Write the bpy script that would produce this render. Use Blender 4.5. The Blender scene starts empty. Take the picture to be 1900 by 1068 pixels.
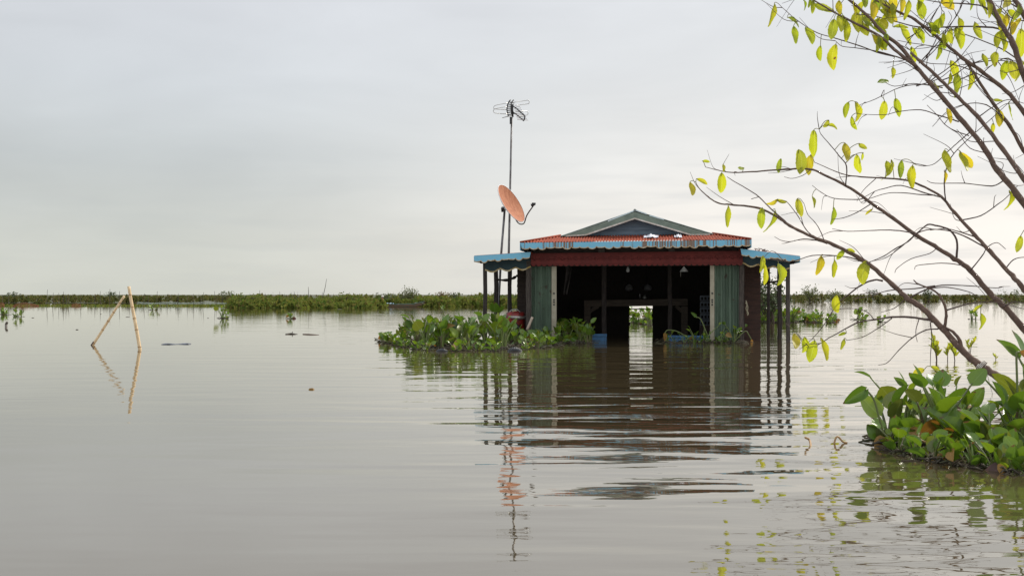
import bpy, bmesh, math, random
from math import sin, cos, pi, radians, sqrt, atan2, exp
from mathutils import Vector, Matrix, noise
S = bpy.context.scene
COL = S.collection

# ------------------------------------------------------------------ camera
F, CX, HY, H = 1847.0, 950.0, 546.0, 1.16          # focal length in photo pixels, principal column, horizon row, eye height
cam_d = bpy.data.cameras.new('camera')
cam = bpy.data.objects.new('camera', cam_d); COL.objects.link(cam)
cam.location = (0, 0, H); cam.rotation_euler = (radians(90), 0, 0)
cam_d.sensor_width = 36.0; cam_d.sensor_fit = 'HORIZONTAL'
cam_d.lens = 36.0 * F / 1900.0
cam_d.shift_y = (HY - 534.0) / 1900.0
cam_d.clip_start = 0.05; cam_d.clip_end = 9000
S.camera = cam

# ------------------------------------------------------------------ sky, sun, exposure
SUN_EL, SUN_AZ = radians(44), radians(52)            # azimuth clockwise from +Y (the view direction)
world = bpy.data.worlds.new('World'); S.world = world; world.use_nodes = True
nt = world.node_tree; nt.nodes.clear()
def N(t, tree=None, **kw):
    n = (tree or nt).nodes.new(t)
    for k, v in kw.items(): setattr(n, k, v)
    return n
LK = nt.links.new
out = N('ShaderNodeOutputWorld'); bg = N('ShaderNodeBackground')
sky = N('ShaderNodeTexSky'); sky.sky_type = 'NISHITA'; sky.sun_disc = False
sky.sun_elevation = SUN_EL; sky.sun_rotation = SUN_AZ; sky.dust_density = 3.0
skm = N('ShaderNodeVectorMath', operation='SCALE'); skm.inputs['Scale'].default_value = 0.085
LK(sky.outputs[0], skm.inputs[0])
tc = N('ShaderNodeTexCoord'); sep = N('ShaderNodeSeparateXYZ'); LK(tc.outputs['Generated'], sep.inputs[0])
def wramp(stops):
    r = N('ShaderNodeValToRGB'); e = r.color_ramp.elements
    while len(e) > 1: e.remove(e[0])
    e[0].position = stops[0][0]; e[0].color = (*stops[0][1], 1)
    for p, c in stops[1:]:
        k = e.new(p); k.color = (*c, 1)
    LK(sep.outputs['Z'], r.inputs[0]); return r
left = wramp([(0.0, (.66,.67,.60)), (.05, (.64,.66,.615)), (.13, (.605,.64,.645)), (.2, (.655,.69,.72)), (.3, (.74,.765,.81)), (.6, (.98,1.03,1.10)), (1, (1.25,1.3,1.38))])
right = wramp([(0.0, (.97,.925,.87)), (.06, (1.03,.975,.91)), (.13, (.92,.905,.875)), (.22, (.82,.835,.845)), (.3, (.80,.82,.85)), (.6, (1.0,1.04,1.10)), (1, (1.25,1.3,1.38))])
mr = N('ShaderNodeMapRange', interpolation_type='SMOOTHSTEP'); LK(sep.outputs['X'], mr.inputs[0])
mr.inputs[1].default_value = -.38; mr.inputs[2].default_value = .34
mixlr = N('ShaderNodeMix', data_type='RGBA'); LK(mr.outputs[0], mixlr.inputs[0]); LK(left.outputs[0], mixlr.inputs[6]); LK(right.outputs[0], mixlr.inputs[7])
# soft cloud masses and a low grey bank
mp = N('ShaderNodeMapping'); mp.inputs['Scale'].default_value = (2.2, 2.2, 7.5); LK(tc.outputs['Generated'], mp.inputs[0])
cn = N('ShaderNodeTexNoise'); cn.inputs['Scale'].default_value = 1.6; cn.inputs['Detail'].default_value = 5; cn.inputs['Roughness'].default_value = .5; cn.inputs['Distortion'].default_value = .35
LK(mp.outputs[0], cn.inputs[0])
cmr = N('ShaderNodeMapRange'); LK(cn.outputs[0], cmr.inputs[0]); cmr.inputs[1].default_value = .3; cmr.inputs[2].default_value = .7; cmr.inputs[3].default_value = .93; cmr.inputs[4].default_value = 1.07
mp2 = N('ShaderNodeMapping'); mp2.inputs['Scale'].default_value = (3.2, 3.2, 34); mp2.inputs['Location'].default_value = (.35, .2, .55); LK(tc.outputs['Generated'], mp2.inputs[0])
cn2 = N('ShaderNodeTexNoise'); cn2.inputs['Scale'].default_value = 1.5; cn2.inputs['Detail'].default_value = 4; LK(mp2.outputs[0], cn2.inputs[0])
c2 = N('ShaderNodeMapRange', interpolation_type='SMOOTHSTEP'); LK(cn2.outputs[0], c2.inputs[0]); c2.inputs[1].default_value = .43; c2.inputs[2].default_value = .62; c2.inputs[3].default_value = 0; c2.inputs[4].default_value = 1
el = N('ShaderNodeMapRange', interpolation_type='SMOOTHSTEP'); LK(sep.outputs['Z'], el.inputs[0]); el.inputs[1].default_value = .22; el.inputs[2].default_value = .03; el.inputs[3].default_value = 0.0; el.inputs[4].default_value = .30
xm = N('ShaderNodeMapRange', interpolation_type='SMOOTHSTEP'); LK(sep.outputs['X'], xm.inputs[0]); xm.inputs[1].default_value = -.1; xm.inputs[2].default_value = .3; xm.inputs[3].default_value = .25; xm.inputs[4].default_value = 1
def wm(op, a, b):
    m = N('ShaderNodeMath', operation=op)
    for i, v in enumerate((a, b)):
        if isinstance(v, (int, float)): m.inputs[i].default_value = v
        else: LK(v, m.inputs[i])
    return m.outputs[0]
bank = wm('MULTIPLY', wm('MULTIPLY', c2.outputs[0], el.outputs[0]), xm.outputs[0])
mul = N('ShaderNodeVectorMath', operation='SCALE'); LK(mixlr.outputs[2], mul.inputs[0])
bh_ = N('ShaderNodeMapRange', interpolation_type='SMOOTHSTEP'); LK(sep.outputs['Y'], bh_.inputs[0]); bh_.inputs[1].default_value = .25; bh_.inputs[2].default_value = -.6; bh_.inputs[3].default_value = 1.0; bh_.inputs[4].default_value = 1.2   # added fill: unseen sky behind the viewer brightened to light camera-facing surfaces
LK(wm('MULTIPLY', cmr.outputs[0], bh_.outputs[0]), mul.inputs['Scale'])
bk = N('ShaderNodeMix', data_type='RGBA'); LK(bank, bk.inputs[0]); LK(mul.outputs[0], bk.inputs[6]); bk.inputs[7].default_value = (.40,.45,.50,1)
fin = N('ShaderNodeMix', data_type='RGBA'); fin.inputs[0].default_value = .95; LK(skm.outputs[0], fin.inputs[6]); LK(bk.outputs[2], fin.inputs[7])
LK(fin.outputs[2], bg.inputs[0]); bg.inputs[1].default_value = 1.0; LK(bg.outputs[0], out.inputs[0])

sun_d = bpy.data.lights.new('sun', 'SUN'); sun_d.energy = 4.2; sun_d.angle = radians(6); sun_d.color = (1, .93, .82)
sun = bpy.data.objects.new('sun', sun_d); COL.objects.link(sun)
sdir = Vector((sin(SUN_AZ)*cos(SUN_EL), cos(SUN_AZ)*cos(SUN_EL), sin(SUN_EL)))
sun.rotation_euler = sdir.to_track_quat('Z', 'Y').to_euler(); sun.location = (20, 10, 30)
S.view_settings.view_transform = 'Standard'; S.view_settings.look = 'None'
S.view_settings.exposure = 0.0; S.view_settings.gamma = 1.0

# ------------------------------------------------------------------ helpers
def W(px, py, d):                       # a photo pixel at distance d
    return Vector(((px-CX)/F*d, d, H-(py-HY)/F*d))
def P(px, py):                          # a photo pixel on the water
    d = F*H/(py-HY); return Vector(((px-CX)/F*d, d, 0))

class MB:
    def __init__(s): s.v=[]; s.f=[]; s.uv=[]; s.mi=[]
    def add(s, vs, fs, uvs=None, mi=0):
        o=len(s.v); s.v += [tuple(v) for v in vs]
        for f in fs:
            s.f.append(tuple(i+o for i in f)); s.mi.append(mi)
            s.uv.append([uvs[i] for i in f] if uvs else [(0,0)]*len(f))
    def box(s, lo, hi, mi=0, M=None):
        x0,y0,z0=lo; x1,y1,z1=hi
        vs=[Vector(p) for p in ((x0,y0,z0),(x1,y0,z0),(x1,y1,z0),(x0,y1,z0),(x0,y0,z1),(x1,y0,z1),(x1,y1,z1),(x0,y1,z1))]
        if M: vs=[M@v for v in vs]
        s.add(vs,[(0,3,2,1),(4,5,6,7),(0,1,5,4),(1,2,6,5),(2,3,7,6),(3,0,4,7)],mi=mi)
    def bar(s, a, b, w, h=None, mi=0, up=Vector((0,0,1))):   # square bar between two points
        a=Vector(a); b=Vector(b); h=h or w; d=(b-a); L=d.length; d.normalize()
        if abs(d.dot(up))>.98: up=Vector((0,1,0))
        x=d.cross(up).normalized(); y=x.cross(d)
        M=Matrix((( *[x[0],d[0],y[0]],a[0]),(x[1],d[1],y[1],a[1]),(x[2],d[2],y[2],a[2]),(0,0,0,1)))
        s.box((-w/2,0,-h/2),(w/2,L,h/2),mi,M)
    def tube(s, pts, rad, n=6, mi=0, cap=True):
        pts=[Vector(p) for p in pts]; m=len(pts)
        if not hasattr(rad,'__len__'): rad=[rad]*m
        vs=[]; uvs=[]; prev=None
        for i,p in enumerate(pts):
            t=(pts[min(i+1,m-1)]-pts[max(i-1,0)])
            if t.length<1e-9: t=Vector((0,0,1))
            t.normalize()
            if prev is None:
                a=Vector((0,0,1)) if abs(t.z)<.9 else Vector((1,0,0))
                x=t.cross(a).normalized()
            else:
                x=prev-t*prev.dot(t)
                x = x.normalized() if x.length>1e-6 else t.orthogonal().normalized()
            prev=x; y=t.cross(x)
            for k in range(n):
                an=2*pi*k/n; vs.append(p+(x*cos(an)+y*sin(an))*rad[i]); uvs.append((k/n,i/(m-1)))
        fs=[(i*n+k,i*n+(k+1)%n,(i+1)*n+(k+1)%n,(i+1)*n+k) for i in range(m-1) for k in range(n)]
        if cap: fs += [tuple(range(n))[::-1], tuple(range((m-1)*n,m*n))]
        s.add(vs,fs,uvs,mi)
    def grid(s, rows, mi=0, uv=True):   # rows of points
        R=len(rows); C=len(rows[0]); vs=[p for r in rows for p in r]
        uvs=[(j/(C-1),i/(R-1)) for i in range(R) for j in range(C)]
        s.add(vs,[(i*C+j,i*C+j+1,(i+1)*C+j+1,(i+1)*C+j) for i in range(R-1) for j in range(C-1)],uvs,mi)
    def lathe(s, prof, n=16, mi=0, M=None):
        rows=[[Vector((r*cos(2*pi*k/n),r*sin(2*pi*k/n),z)) for k in range(n+1)] for r,z in prof]
        if M: rows=[[M@p for p in r] for r in rows]
        s.grid(rows,mi)
    def mesh(s, name, mats, smooth=False):
        me=bpy.data.meshes.new(name); me.from_pydata(s.v,[],s.f)
        ul=me.uv_layers.new(name='UVMap'); k=0
        flat=[c for f in s.uv for u in f for c in u]; ul.data.foreach_set('uv',flat)
        for m in (mats if isinstance(mats,(list,tuple)) else [mats]): me.materials.append(m)
        me.polygons.foreach_set('material_index',s.mi)
        me.polygons.foreach_set('use_smooth',[smooth]*len(s.f))
        me.update(); return me
    def build(s, name, mats, parent=None, smooth=False):
        o=bpy.data.objects.new(name,s.mesh(name,mats,smooth)); COL.objects.link(o)
        if parent is not None: o.parent=parent
        return o
def tag(o, label=None, cat=None, group=None, kind=None):
    if label: o['label']=label
    if cat: o['category']=cat
    if group: o['group']=group
    if kind: o['kind']=kind
    return o
def empty(name, loc=(0,0,0), rz=0):
    o=bpy.data.objects.new(name,None); COL.objects.link(o); o.location=loc; o.rotation_euler=(0,0,rz); o.empty_display_size=.1
    return o
def solid(o, t, off=0):
    m=o.modifiers.new('thickness','SOLIDIFY'); m.thickness=t; m.offset=off; return o
def catmull(pts, per=5):
    p=[Vector(q) for q in pts]
    if len(p)<3: return [p[0].lerp(p[-1],i/per) for i in range(per+1)]
    q=[2*p[0]-p[1]]+p+[2*p[-1]-p[-2]]; o=[]
    for i in range(1,len(q)-2):
        a,b,c,d=q[i-1:i+3]
        for k in range(per):
            t=k/per; o.append(.5*((2*b)+(c-a)*t+(2*a-5*b+4*c-d)*t*t+(3*b-a-3*c+d)*t**3))
    o.append(p[-1]); return o

# ------------------------------------------------------------------ materials
def mat(name, base, rough=.7, var=None, scale=6, stretch=(1,1,1), bump=0, bscale=40, metal=0, island=0, trans=0, veins=False, spec=.5, detail=5, spots=None, contrast=(.35,.65), tip=None):
    m=bpy.data.materials.new(name); m.use_nodes=True; t=m.node_tree; n=t.nodes; l=t.links.new
    b=n['Principled BSDF']; b.inputs['Roughness'].default_value=rough; b.inputs['Metallic'].default_value=metal
    b.inputs['Specular IOR Level'].default_value=spec
    col=None
    def mixc(fac,a,bb):
        x=n.new('ShaderNodeMix'); x.data_type='RGBA'; l(fac,x.inputs[0])
        for i,v in ((6,a),(7,bb)):
            if isinstance(v,tuple): x.inputs[i].default_value=(*v,1)
            else: l(v,x.inputs[i])
        return x.outputs[2]
    tcn=n.new('ShaderNodeTexCoord'); mpn=n.new('ShaderNodeMapping'); mpn.inputs['Scale'].default_value=stretch; l(tcn.outputs['Object'],mpn.inputs[0])
    if island:
        g=n.new('ShaderNodeNewGeometry'); r=n.new('ShaderNodeValToRGB'); r.color_ramp.interpolation='LINEAR'
        e=r.color_ramp.elements; cols=base
        e[0].position=0; e[0].color=(*cols[0],1); e[1].position=1; e[1].color=(*cols[-1],1)
        for i,c in enumerate(cols[1:-1]): k=e.new((i+1)/(len(cols)-1)); k.color=(*c,1)
        l(g.outputs['Random Per Island'],r.inputs[0]); col=r.outputs[0]
    if var is not None:
        nz=n.new('ShaderNodeTexNoise'); nz.inputs['Scale'].default_value=scale; nz.inputs['Detail'].default_value=detail; nz.inputs['Roughness'].default_value=.6; l(mpn.outputs[0],nz.inputs[0])
        q=n.new('ShaderNodeMapRange'); q.inputs[1].default_value=contrast[0]; q.inputs[2].default_value=contrast[1]; l(nz.outputs[0],q.inputs[0])
        col=mixc(q.outputs[0], col if col is not None else base, var)
    if spots is not None:
        nz=n.new('ShaderNodeTexNoise'); nz.inputs['Scale'].default_value=spots[1]; nz.inputs['Detail'].default_value=3; l(tcn.outputs['Object'],nz.inputs[0])
        q=n.new('ShaderNodeMapRange'); q.inputs[1].default_value=spots[2]; q.inputs[2].default_value=spots[2]+.05; l(nz.outputs[0],q.inputs[0])
        col=mixc(q.outputs[0], col if col is not None else base, spots[0])
    hgt=None
    if veins:
        uv=n.new('ShaderNodeUVMap'); sp=n.new('ShaderNodeSeparateXYZ'); l(uv.outputs[0],sp.inputs[0])
        def M(op,a,b=None):
            x=n.new('ShaderNodeMath'); x.operation=op
            for i,v in enumerate((a,b)):
                if v is None: continue
                if isinstance(v,(int,float)): x.inputs[i].default_value=v
                else: l(v,x.inputs[i])
            return x.outputs[0]
        du=M('ABSOLUTE',M('SUBTRACT',sp.outputs[0],.5))
        if veins=='pinnate': ph=M('SUBTRACT',M('MULTIPLY',sp.outputs[1],70.),M('MULTIPLY',du,38.))
        else: ph=M('MULTIPLY',du,110.)
        w=M('POWER',M('ADD',M('MULTIPLY',M('SINE',ph),.5),.5),3.)
        mid=M('LESS_THAN',du,.025)
        vein=M('MINIMUM',M('ADD',M('MULTIPLY',w,.3 if veins=='pinnate' else .15),mid),1.)
        lite=n.new('ShaderNodeHueSaturation'); lite.inputs['Value'].default_value=1.45; lite.inputs['Saturation'].default_value=.85; l(col,lite.inputs['Color'])
        col=mixc(M('MULTIPLY',vein,.5),col,lite.outputs[0]); hgt=vein
    if tip is not None:      # blades dry out brown from the tip inwards
        uv2=n.new('ShaderNodeUVMap'); s2=n.new('ShaderNodeSeparateXYZ'); l(uv2.outputs[0],s2.inputs[0]); tn=n.new('ShaderNodeTexNoise'); tn.inputs['Scale'].default_value=14; l(tcn.outputs['Object'],tn.inputs[0])
        ad=n.new('ShaderNodeMath'); ad.operation='MULTIPLY_ADD'; l(tn.outputs[0],ad.inputs[0]); ad.inputs[1].default_value=.9; l(s2.outputs[1],ad.inputs[2]); q=n.new('ShaderNodeMapRange'); q.inputs[1].default_value=1.40; q.inputs[2].default_value=1.48; l(ad.outputs[0],q.inputs[0]); col=mixc(q.outputs[0],col,tip)
    if col is None: b.inputs['Base Color'].default_value=(*base,1)
    else: l(col,b.inputs['Base Color'])
    if bump:
        bn=n.new('ShaderNodeTexNoise'); bn.inputs['Scale'].default_value=bscale; bn.inputs['Detail'].default_value=4; l(mpn.outputs[0],bn.inputs[0])
        bp=n.new('ShaderNodeBump'); bp.inputs['Strength'].default_value=1; bp.inputs['Distance'].default_value=bump; l(bn.outputs[0],bp.inputs['Height']); l(bp.outputs[0],b.inputs['Normal'])
    elif hgt is not None:
        bp=n.new('ShaderNodeBump'); bp.inputs['Strength'].default_value=.6; bp.inputs['Distance'].default_value=.002; l(hgt,bp.inputs['Height']); l(bp.outputs[0],b.inputs['Normal'])
    if trans:
        tr=n.new('ShaderNodeBsdfTranslucent'); ms=n.new('ShaderNodeMixShader'); ms.inputs[0].default_value=trans
        hs=n.new('ShaderNodeHueSaturation'); hs.inputs['Hue'].default_value=.485; hs.inputs['Saturation'].default_value=1.05; hs.inputs['Value'].default_value=1.7
        if col is not None: l(col,hs.inputs['Color'])
        else: hs.inputs['Color'].default_value=(*base,1)
        l(hs.outputs[0],tr.inputs[0])
        o=[x for x in n if x.type=='OUTPUT_MATERIAL'][0]
        l(b.outputs[0],ms.inputs[1]); l(tr.outputs[0],ms.inputs[2]); l(ms.outputs[0],o.inputs[0])
    return m

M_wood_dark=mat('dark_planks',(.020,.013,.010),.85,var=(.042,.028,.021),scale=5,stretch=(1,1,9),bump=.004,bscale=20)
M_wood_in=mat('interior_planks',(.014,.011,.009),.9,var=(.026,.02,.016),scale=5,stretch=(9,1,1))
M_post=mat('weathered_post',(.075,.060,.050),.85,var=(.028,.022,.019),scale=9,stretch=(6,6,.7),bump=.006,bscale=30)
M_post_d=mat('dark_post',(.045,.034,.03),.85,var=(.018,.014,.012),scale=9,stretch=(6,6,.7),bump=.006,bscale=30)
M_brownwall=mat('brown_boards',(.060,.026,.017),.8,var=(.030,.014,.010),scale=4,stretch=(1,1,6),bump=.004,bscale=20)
M_redroof=mat('red_corrugated_sheet',(.28,.052,.022),.9,var=(.15,.030,.016),scale=3.5,stretch=(5,.7,1),spots=((.07,.03,.022),2.6,.66),spec=.2)
M_greenroof=mat('green_corrugated_sheet',(.10,.13,.12),.6,var=(.2,.24,.24),scale=2,stretch=(4,.6,1))
M_barge=mat('grey_green_board',(.17,.22,.18),.75,var=(.12,.16,.135),scale=6,spots=((.03,.025,.02),9,.70))
M_white=mat('dirty_white_trim',(.62,.60,.56),.7,var=(.38,.34,.29),scale=8)
M_gable=mat('blue_grey_boards',(.095,.145,.20),.75,var=(.15,.21,.265),scale=5,stretch=(.6,1,4))
M_red=mat('faded_red_board',(.17,.027,.023),.85,var=(.115,.02,.018),scale=5,bump=.003,bscale=60)
M_red_d=mat('dark_red_relief',(.12,.018,.016),.8)
M_teal=mat('dark_teal_board',(.016,.045,.055),.7,var=(.010,.03,.04),scale=5)
M_blue=None
def fascia_mat(name, rust):
    m=bpy.data.materials.new(name); m.use_nodes=True; t=m.node_tree; n=t.nodes; l=t.links.new; b=n['Principled BSDF']; b.inputs['Roughness'].default_value=.6
    tcn=n.new('ShaderNodeTexCoord')
    mp=n.new('ShaderNodeMapping'); mp.inputs['Scale'].default_value=(24,1,.3); l(tcn.outputs['Object'],mp.inputs[0])
    a=n.new('ShaderNodeTexNoise'); a.inputs['Scale'].default_value=1; a.inputs['Detail'].default_value=3; l(mp.outputs[0],a.inputs[0])
    mp2=n.new('ShaderNodeMapping'); mp2.inputs['Scale'].default_value=(1.1,1,.1); l(tcn.outputs['Object'],mp2.inputs[0])
    c=n.new('ShaderNodeTexNoise'); c.inputs['Scale'].default_value=1; c.inputs['Detail'].default_value=2; l(mp2.outputs[0],c.inputs[0])
    s=n.new('ShaderNodeMath'); s.operation='MULTIPLY_ADD'; l(c.outputs[0],s.inputs[0]); s.inputs[1].default_value=.9; l(a.outputs[0],s.inputs[2])
    r=n.new('ShaderNodeMapRange'); r.inputs[1].default_value=1.03-rust; r.inputs[2].default_value=1.12-rust; r.inputs[4].default_value=.9; l(s.outputs[0],r.inputs[0])
    v=n.new('ShaderNodeTexNoise'); v.inputs['Scale'].default_value=7; l(tcn.outputs['Object'],v.inputs[0])
    x=n.new('ShaderNodeMix'); x.data_type='RGBA'; x.inputs[6].default_value=(.12,.38,.56,1); x.inputs[7].default_value=(.19,.44,.58,1); l(v.outputs[0],x.inputs[0])
    y=n.new('ShaderNodeMix'); y.data_type='RGBA'; l(r.outputs[0],y.inputs[0]); l(x.outputs[2],y.inputs[6]); y.inputs[7].default_value=(.17,.075,.022,1)
    l(y.outputs[2],b.inputs['Base Color']); return m
M_fascia=fascia_mat('rust_streaked_blue_board',.01); M_fascia2=fascia_mat('blue_board',-.22)
M_yellow=mat('yellow_edge_paint',(.36,.24,.05),.7,var=(.55,.46,.30),scale=9)
M_cream=mat('cream_edge_paint',(.50,.44,.33),.75,var=(.32,.19,.08),scale=12)
M_gate=mat('grey_green_gate',(.125,.185,.13),.6,var=(.085,.125,.09),scale=3,stretch=(3,1,.5),spots=((.07,.06,.04),5,.66))
M_gate_frame=mat('cream_gate_frame',(.36,.33,.25),.6,var=(.28,.25,.18),scale=5)
M_black=mat('black_plastic',(.012,.012,.014),.5)
M_tarp=mat('dark_grey_sheet',(.02,.022,.026),.6)
M_metal=mat('galvanised_pipe',(.22,.22,.23),.5,var=(.07,.06,.055),scale=7,stretch=(1,1,.5),metal=.6)
M_dmetal=mat('dark_antenna_metal',(.035,.034,.035),.5,metal=.4)
M_alum=mat('aluminium_rod',(.45,.45,.44),.4,metal=.8)
M_tin=mat('shiny_tin',(.80,.80,.79),.25,metal=.15)
M_dish=mat('rusty_orange_dish',(.27,.085,.036),.85,var=(.42,.17,.085),scale=4,stretch=(3,3,.8),contrast=(.3,.7),spots=((.55,.40,.30),4,.68))
M_dishback=mat('grey_dish_rim',(.45,.47,.49),.5)
M_bluepaint=mat('blue_painted_wood',(.04,.13,.26),.7,var=(.02,.07,.15),scale=6)
M_redplastic=mat('red_plastic',(.26,.02,.016),.5,var=(.05,.012,.01),scale=6,contrast=(.45,.6))
M_cloth=mat('white_cloth',(.55,.56,.60),.9,var=(.55,.56,.62),scale=12,spots=((.35,.05,.05),9,.68))
M_bamboo=mat('pale_bamboo',(.66,.50,.30),.6,var=(.48,.34,.19),scale=8,stretch=(3,3,1))
M_bamboo_n=mat('bamboo_node',(.33,.2,.09),.6)
M_stake=mat('grey_stake',(.06,.05,.04),.9)
M_bark=mat('brown_bark',(.135,.085,.062),.9,var=(.085,.052,.040),scale=18,bump=.0015,bscale=90,spots=((.27,.20,.165),30,.66))
M_twig=mat('dark_twig',(.060,.038,.033),.8,var=(.09,.06,.05),scale=25)
M_treeleaf=mat('yellow_green_leaf',[(.19,.26,.018),(.32,.33,.022),(.24,.31,.022),(.38,.33,.025),(.13,.21,.02),(.33,.35,.025),(.24,.30,.02)],.45,island=1,trans=.55,veins='pinnate',spots=((.11,.055,.02),14,.70))
M_hyleaf=mat('hyacinth_leaf',[(.065,.130,.012),(.11,.185,.014),(.04,.085,.012),(.15,.22,.018),(.07,.14,.014),(.03,.062,.012),(.13,.13,.02),(.09,.17,.014)],.30,island=1,trans=.30,veins='parallel',spec=.5,tip=(.10,.06,.025),spots=((.12,.075,.03),7,.73))
M_hyleaf_old=mat('withered_hyacinth_leaf',[(.20,.13,.03),(.13,.075,.03),(.30,.17,.02),(.07,.035,.03),(.10,.06,.035)],.6,island=1,trans=.25,veins='parallel')
M_hystem=mat('hyacinth_stalk',[(.11,.17,.035),(.15,.20,.05),(.10,.12,.04),(.13,.10,.05)],.45,island=1,trans=.15)
M_root=mat('dark_root_tangle',[(.022,.018,.011),(.05,.035,.02),(.035,.04,.016),(.085,.06,.035)],.8,island=1)
M_reed=mat('shore_foliage',[(.055,.10,.018),(.095,.135,.025),(.13,.135,.03),(.07,.11,.022),(.15,.155,.035),(.10,.085,.03)],.9,island=1,trans=.3,spec=.1)
M_reed_far=mat('far_shore_foliage',[(.06,.085,.022),(.09,.105,.028),(.12,.11,.032),(.07,.09,.025),(.13,.115,.04),(.11,.08,.035)],.9,island=1,trans=.25,spec=.1)
M_bush=mat('bush_foliage',[(.055,.075,.02),(.08,.10,.028),(.10,.11,.03),(.06,.085,.022)],.6,island=1,trans=.25)
M_bush_o=mat('ochre_bush_foliage',[(.12,.10,.03),(.16,.10,.035),(.10,.10,.03)],.6,island=1,trans=.25)
M_bushd=mat('dark_bush_foliage',[(.03,.05,.014),(.045,.065,.02),(.06,.09,.022)],.5,island=1,trans=.2)
M_reed_y=mat('olive_shore_foliage',[(.12,.115,.022),(.16,.15,.03),(.10,.10,.022),(.13,.095,.03)],.9,island=1,trans=.3,spec=.1)
M_reed_b=mat('dry_shore_foliage',[(.13,.085,.04),(.09,.06,.035),(.17,.11,.05)],.9,island=1,trans=.15,spec=.1)
REED=[M_reed,M_reed_y,M_reed_b,M_stake]; REEDF=[M_reed_far,M_reed_y,M_reed_b,M_stake]
M_soil=mat('marsh_soil',(.035,.04,.018),.9,var=(.06,.06,.028),scale=.3)
M_net=mat('orange_net',(.20,.065,.03),.9)
M_netg=mat('pale_green_net',(.35,.42,.38),.8)

# ------------------------------------------------------------------ water and land
def water_mat():
    m=bpy.data.materials.new('turbid_lake_water'); m.use_nodes=True; t=m.node_tree; n=t.nodes; l=t.links.new; b=n['Principled BSDF']
    n.remove(b); b=n.new('ShaderNodeBsdfDiffuse'); b.inputs['Color'].default_value=(.064,.049,.026,1)
    gl_=n.new('ShaderNodeBsdfGlossy'); gl_.inputs['Roughness'].default_value=.02; gl_.inputs['Color'].default_value=(.98,.962,.92,1)
    fr_=n.new('ShaderNodeFresnel'); fr_.inputs['IOR'].default_value=1.33; pw=n.new('ShaderNodeMath'); pw.operation='POWER'; pw.inputs[1].default_value=.55; l(fr_.outputs[0],pw.inputs[0])
    mx=n.new('ShaderNodeMixShader'); l(pw.outputs[0],mx.inputs[0]); l(b.outputs[0],mx.inputs[1]); l(gl_.outputs[0],mx.inputs[2]); l(mx.outputs[0],[x for x in n if x.type=='OUTPUT_MATERIAL'][0].inputs[0])
    geo=n.new('ShaderNodeNewGeometry')
    def nz(scale, rot, sc, det, off=(0,0,0), dist=0):
        mp=n.new('ShaderNodeMapping'); mp.inputs['Rotation'].default_value=(0,0,radians(rot)); mp.inputs['Scale'].default_value=scale; mp.inputs['Location'].default_value=off; l(geo.outputs['Position'],mp.inputs[0])
        x=n.new('ShaderNodeTexNoise'); x.inputs['Scale'].default_value=sc; x.inputs['Detail'].default_value=det; x.inputs['Roughness'].default_value=.45; x.inputs['Distortion'].default_value=dist; l(mp.outputs[0],x.inputs[0]); return x.outputs[0]
    def M(op,a,bb):
        x=n.new('ShaderNodeMath'); x.operation=op
        for i,v in enumerate((a,bb)):
            if isinstance(v,(int,float)): x.inputs[i].default_value=v
            else: l(v,x.inputs[i])
        return x.outputs[0]
    def rng(v,a,bb,c,d):
        q=n.new('ShaderNodeMapRange'); q.interpolation_type='SMOOTHSTEP'; l(v,q.inputs[0])
        for i,k in enumerate((a,bb,c,d)): q.inputs[i+1].default_value=k
        return q.outputs[0]
    sx=n.new('ShaderNodeSeparateXYZ'); l(geo.outputs['Position'],sx.inputs[0])
    swell=nz((.34,1.15,1),-5,1.0,1.6,(3,1,0),.7)
    mid=nz((.45,2.2,1),4,1.25,1.5,(7,2,0),.3)
    rip=nz((1.3,4.2,1),-8,2.2,2.0,(1,5,0),.4)
    patch=rng(nz((.05,.16,1),10,1.0,2.0,(4,9,0)),.40,.62,.25,1.0)
    side=rng(M('DIVIDE',sx.outputs[0],M('ADD',sx.outputs[1],.1)),-.40,.14,.22,1.0)      # the open left reach lies calmer than the lee of the house
    near_=rng(sx.outputs[1],24.0,11.0,.70,1.2)      # sheltered under the house front, livelier in the open
    h=M('MULTIPLY',M('ADD',M('MULTIPLY',swell,.024),M('MULTIPLY',mid,.0090)),near_)
    h=M('ADD',h,M('MULTIPLY',M('MULTIPLY',rip,.0022),patch))
    h=M('MULTIPLY',h,side)
    bp=n.new('ShaderNodeBump'); bp.inputs['Strength'].default_value=1; bp.inputs['Distance'].default_value=1; l(h,bp.inputs['Height'])
    for q in (b,gl_,fr_): l(bp.outputs[0],q.inputs['Normal'])
    return m
w=MB(); R=4500
w.add([(-R,-60,0),(R,-60,0),(R,R,0),(-R,R,0)],[(0,1,2,3)])
tag(w.build('water',water_mat()),kind='structure')
# low marsh land behind the far shores (one sheet, its edge follows the shore)
g=MB()
edge=[(-700,131),(0,131),(200,129),(420,127),(440,92),(705,92),(712,99),(800,99),(985,97),(1000,140),(1100,170),(1420,158),(1600,157),(1700,160),(1900,158),(2700,158)]
fr=[Vector(((px-CX)/F*d,d,.03)) for px,d in edge]; bk_=[Vector(((px-CX)/F*3200,3200,.03)) for px,d in edge]
g.grid([fr,bk_]); tag(g.build('ground',M_soil),kind='structure')

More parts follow.
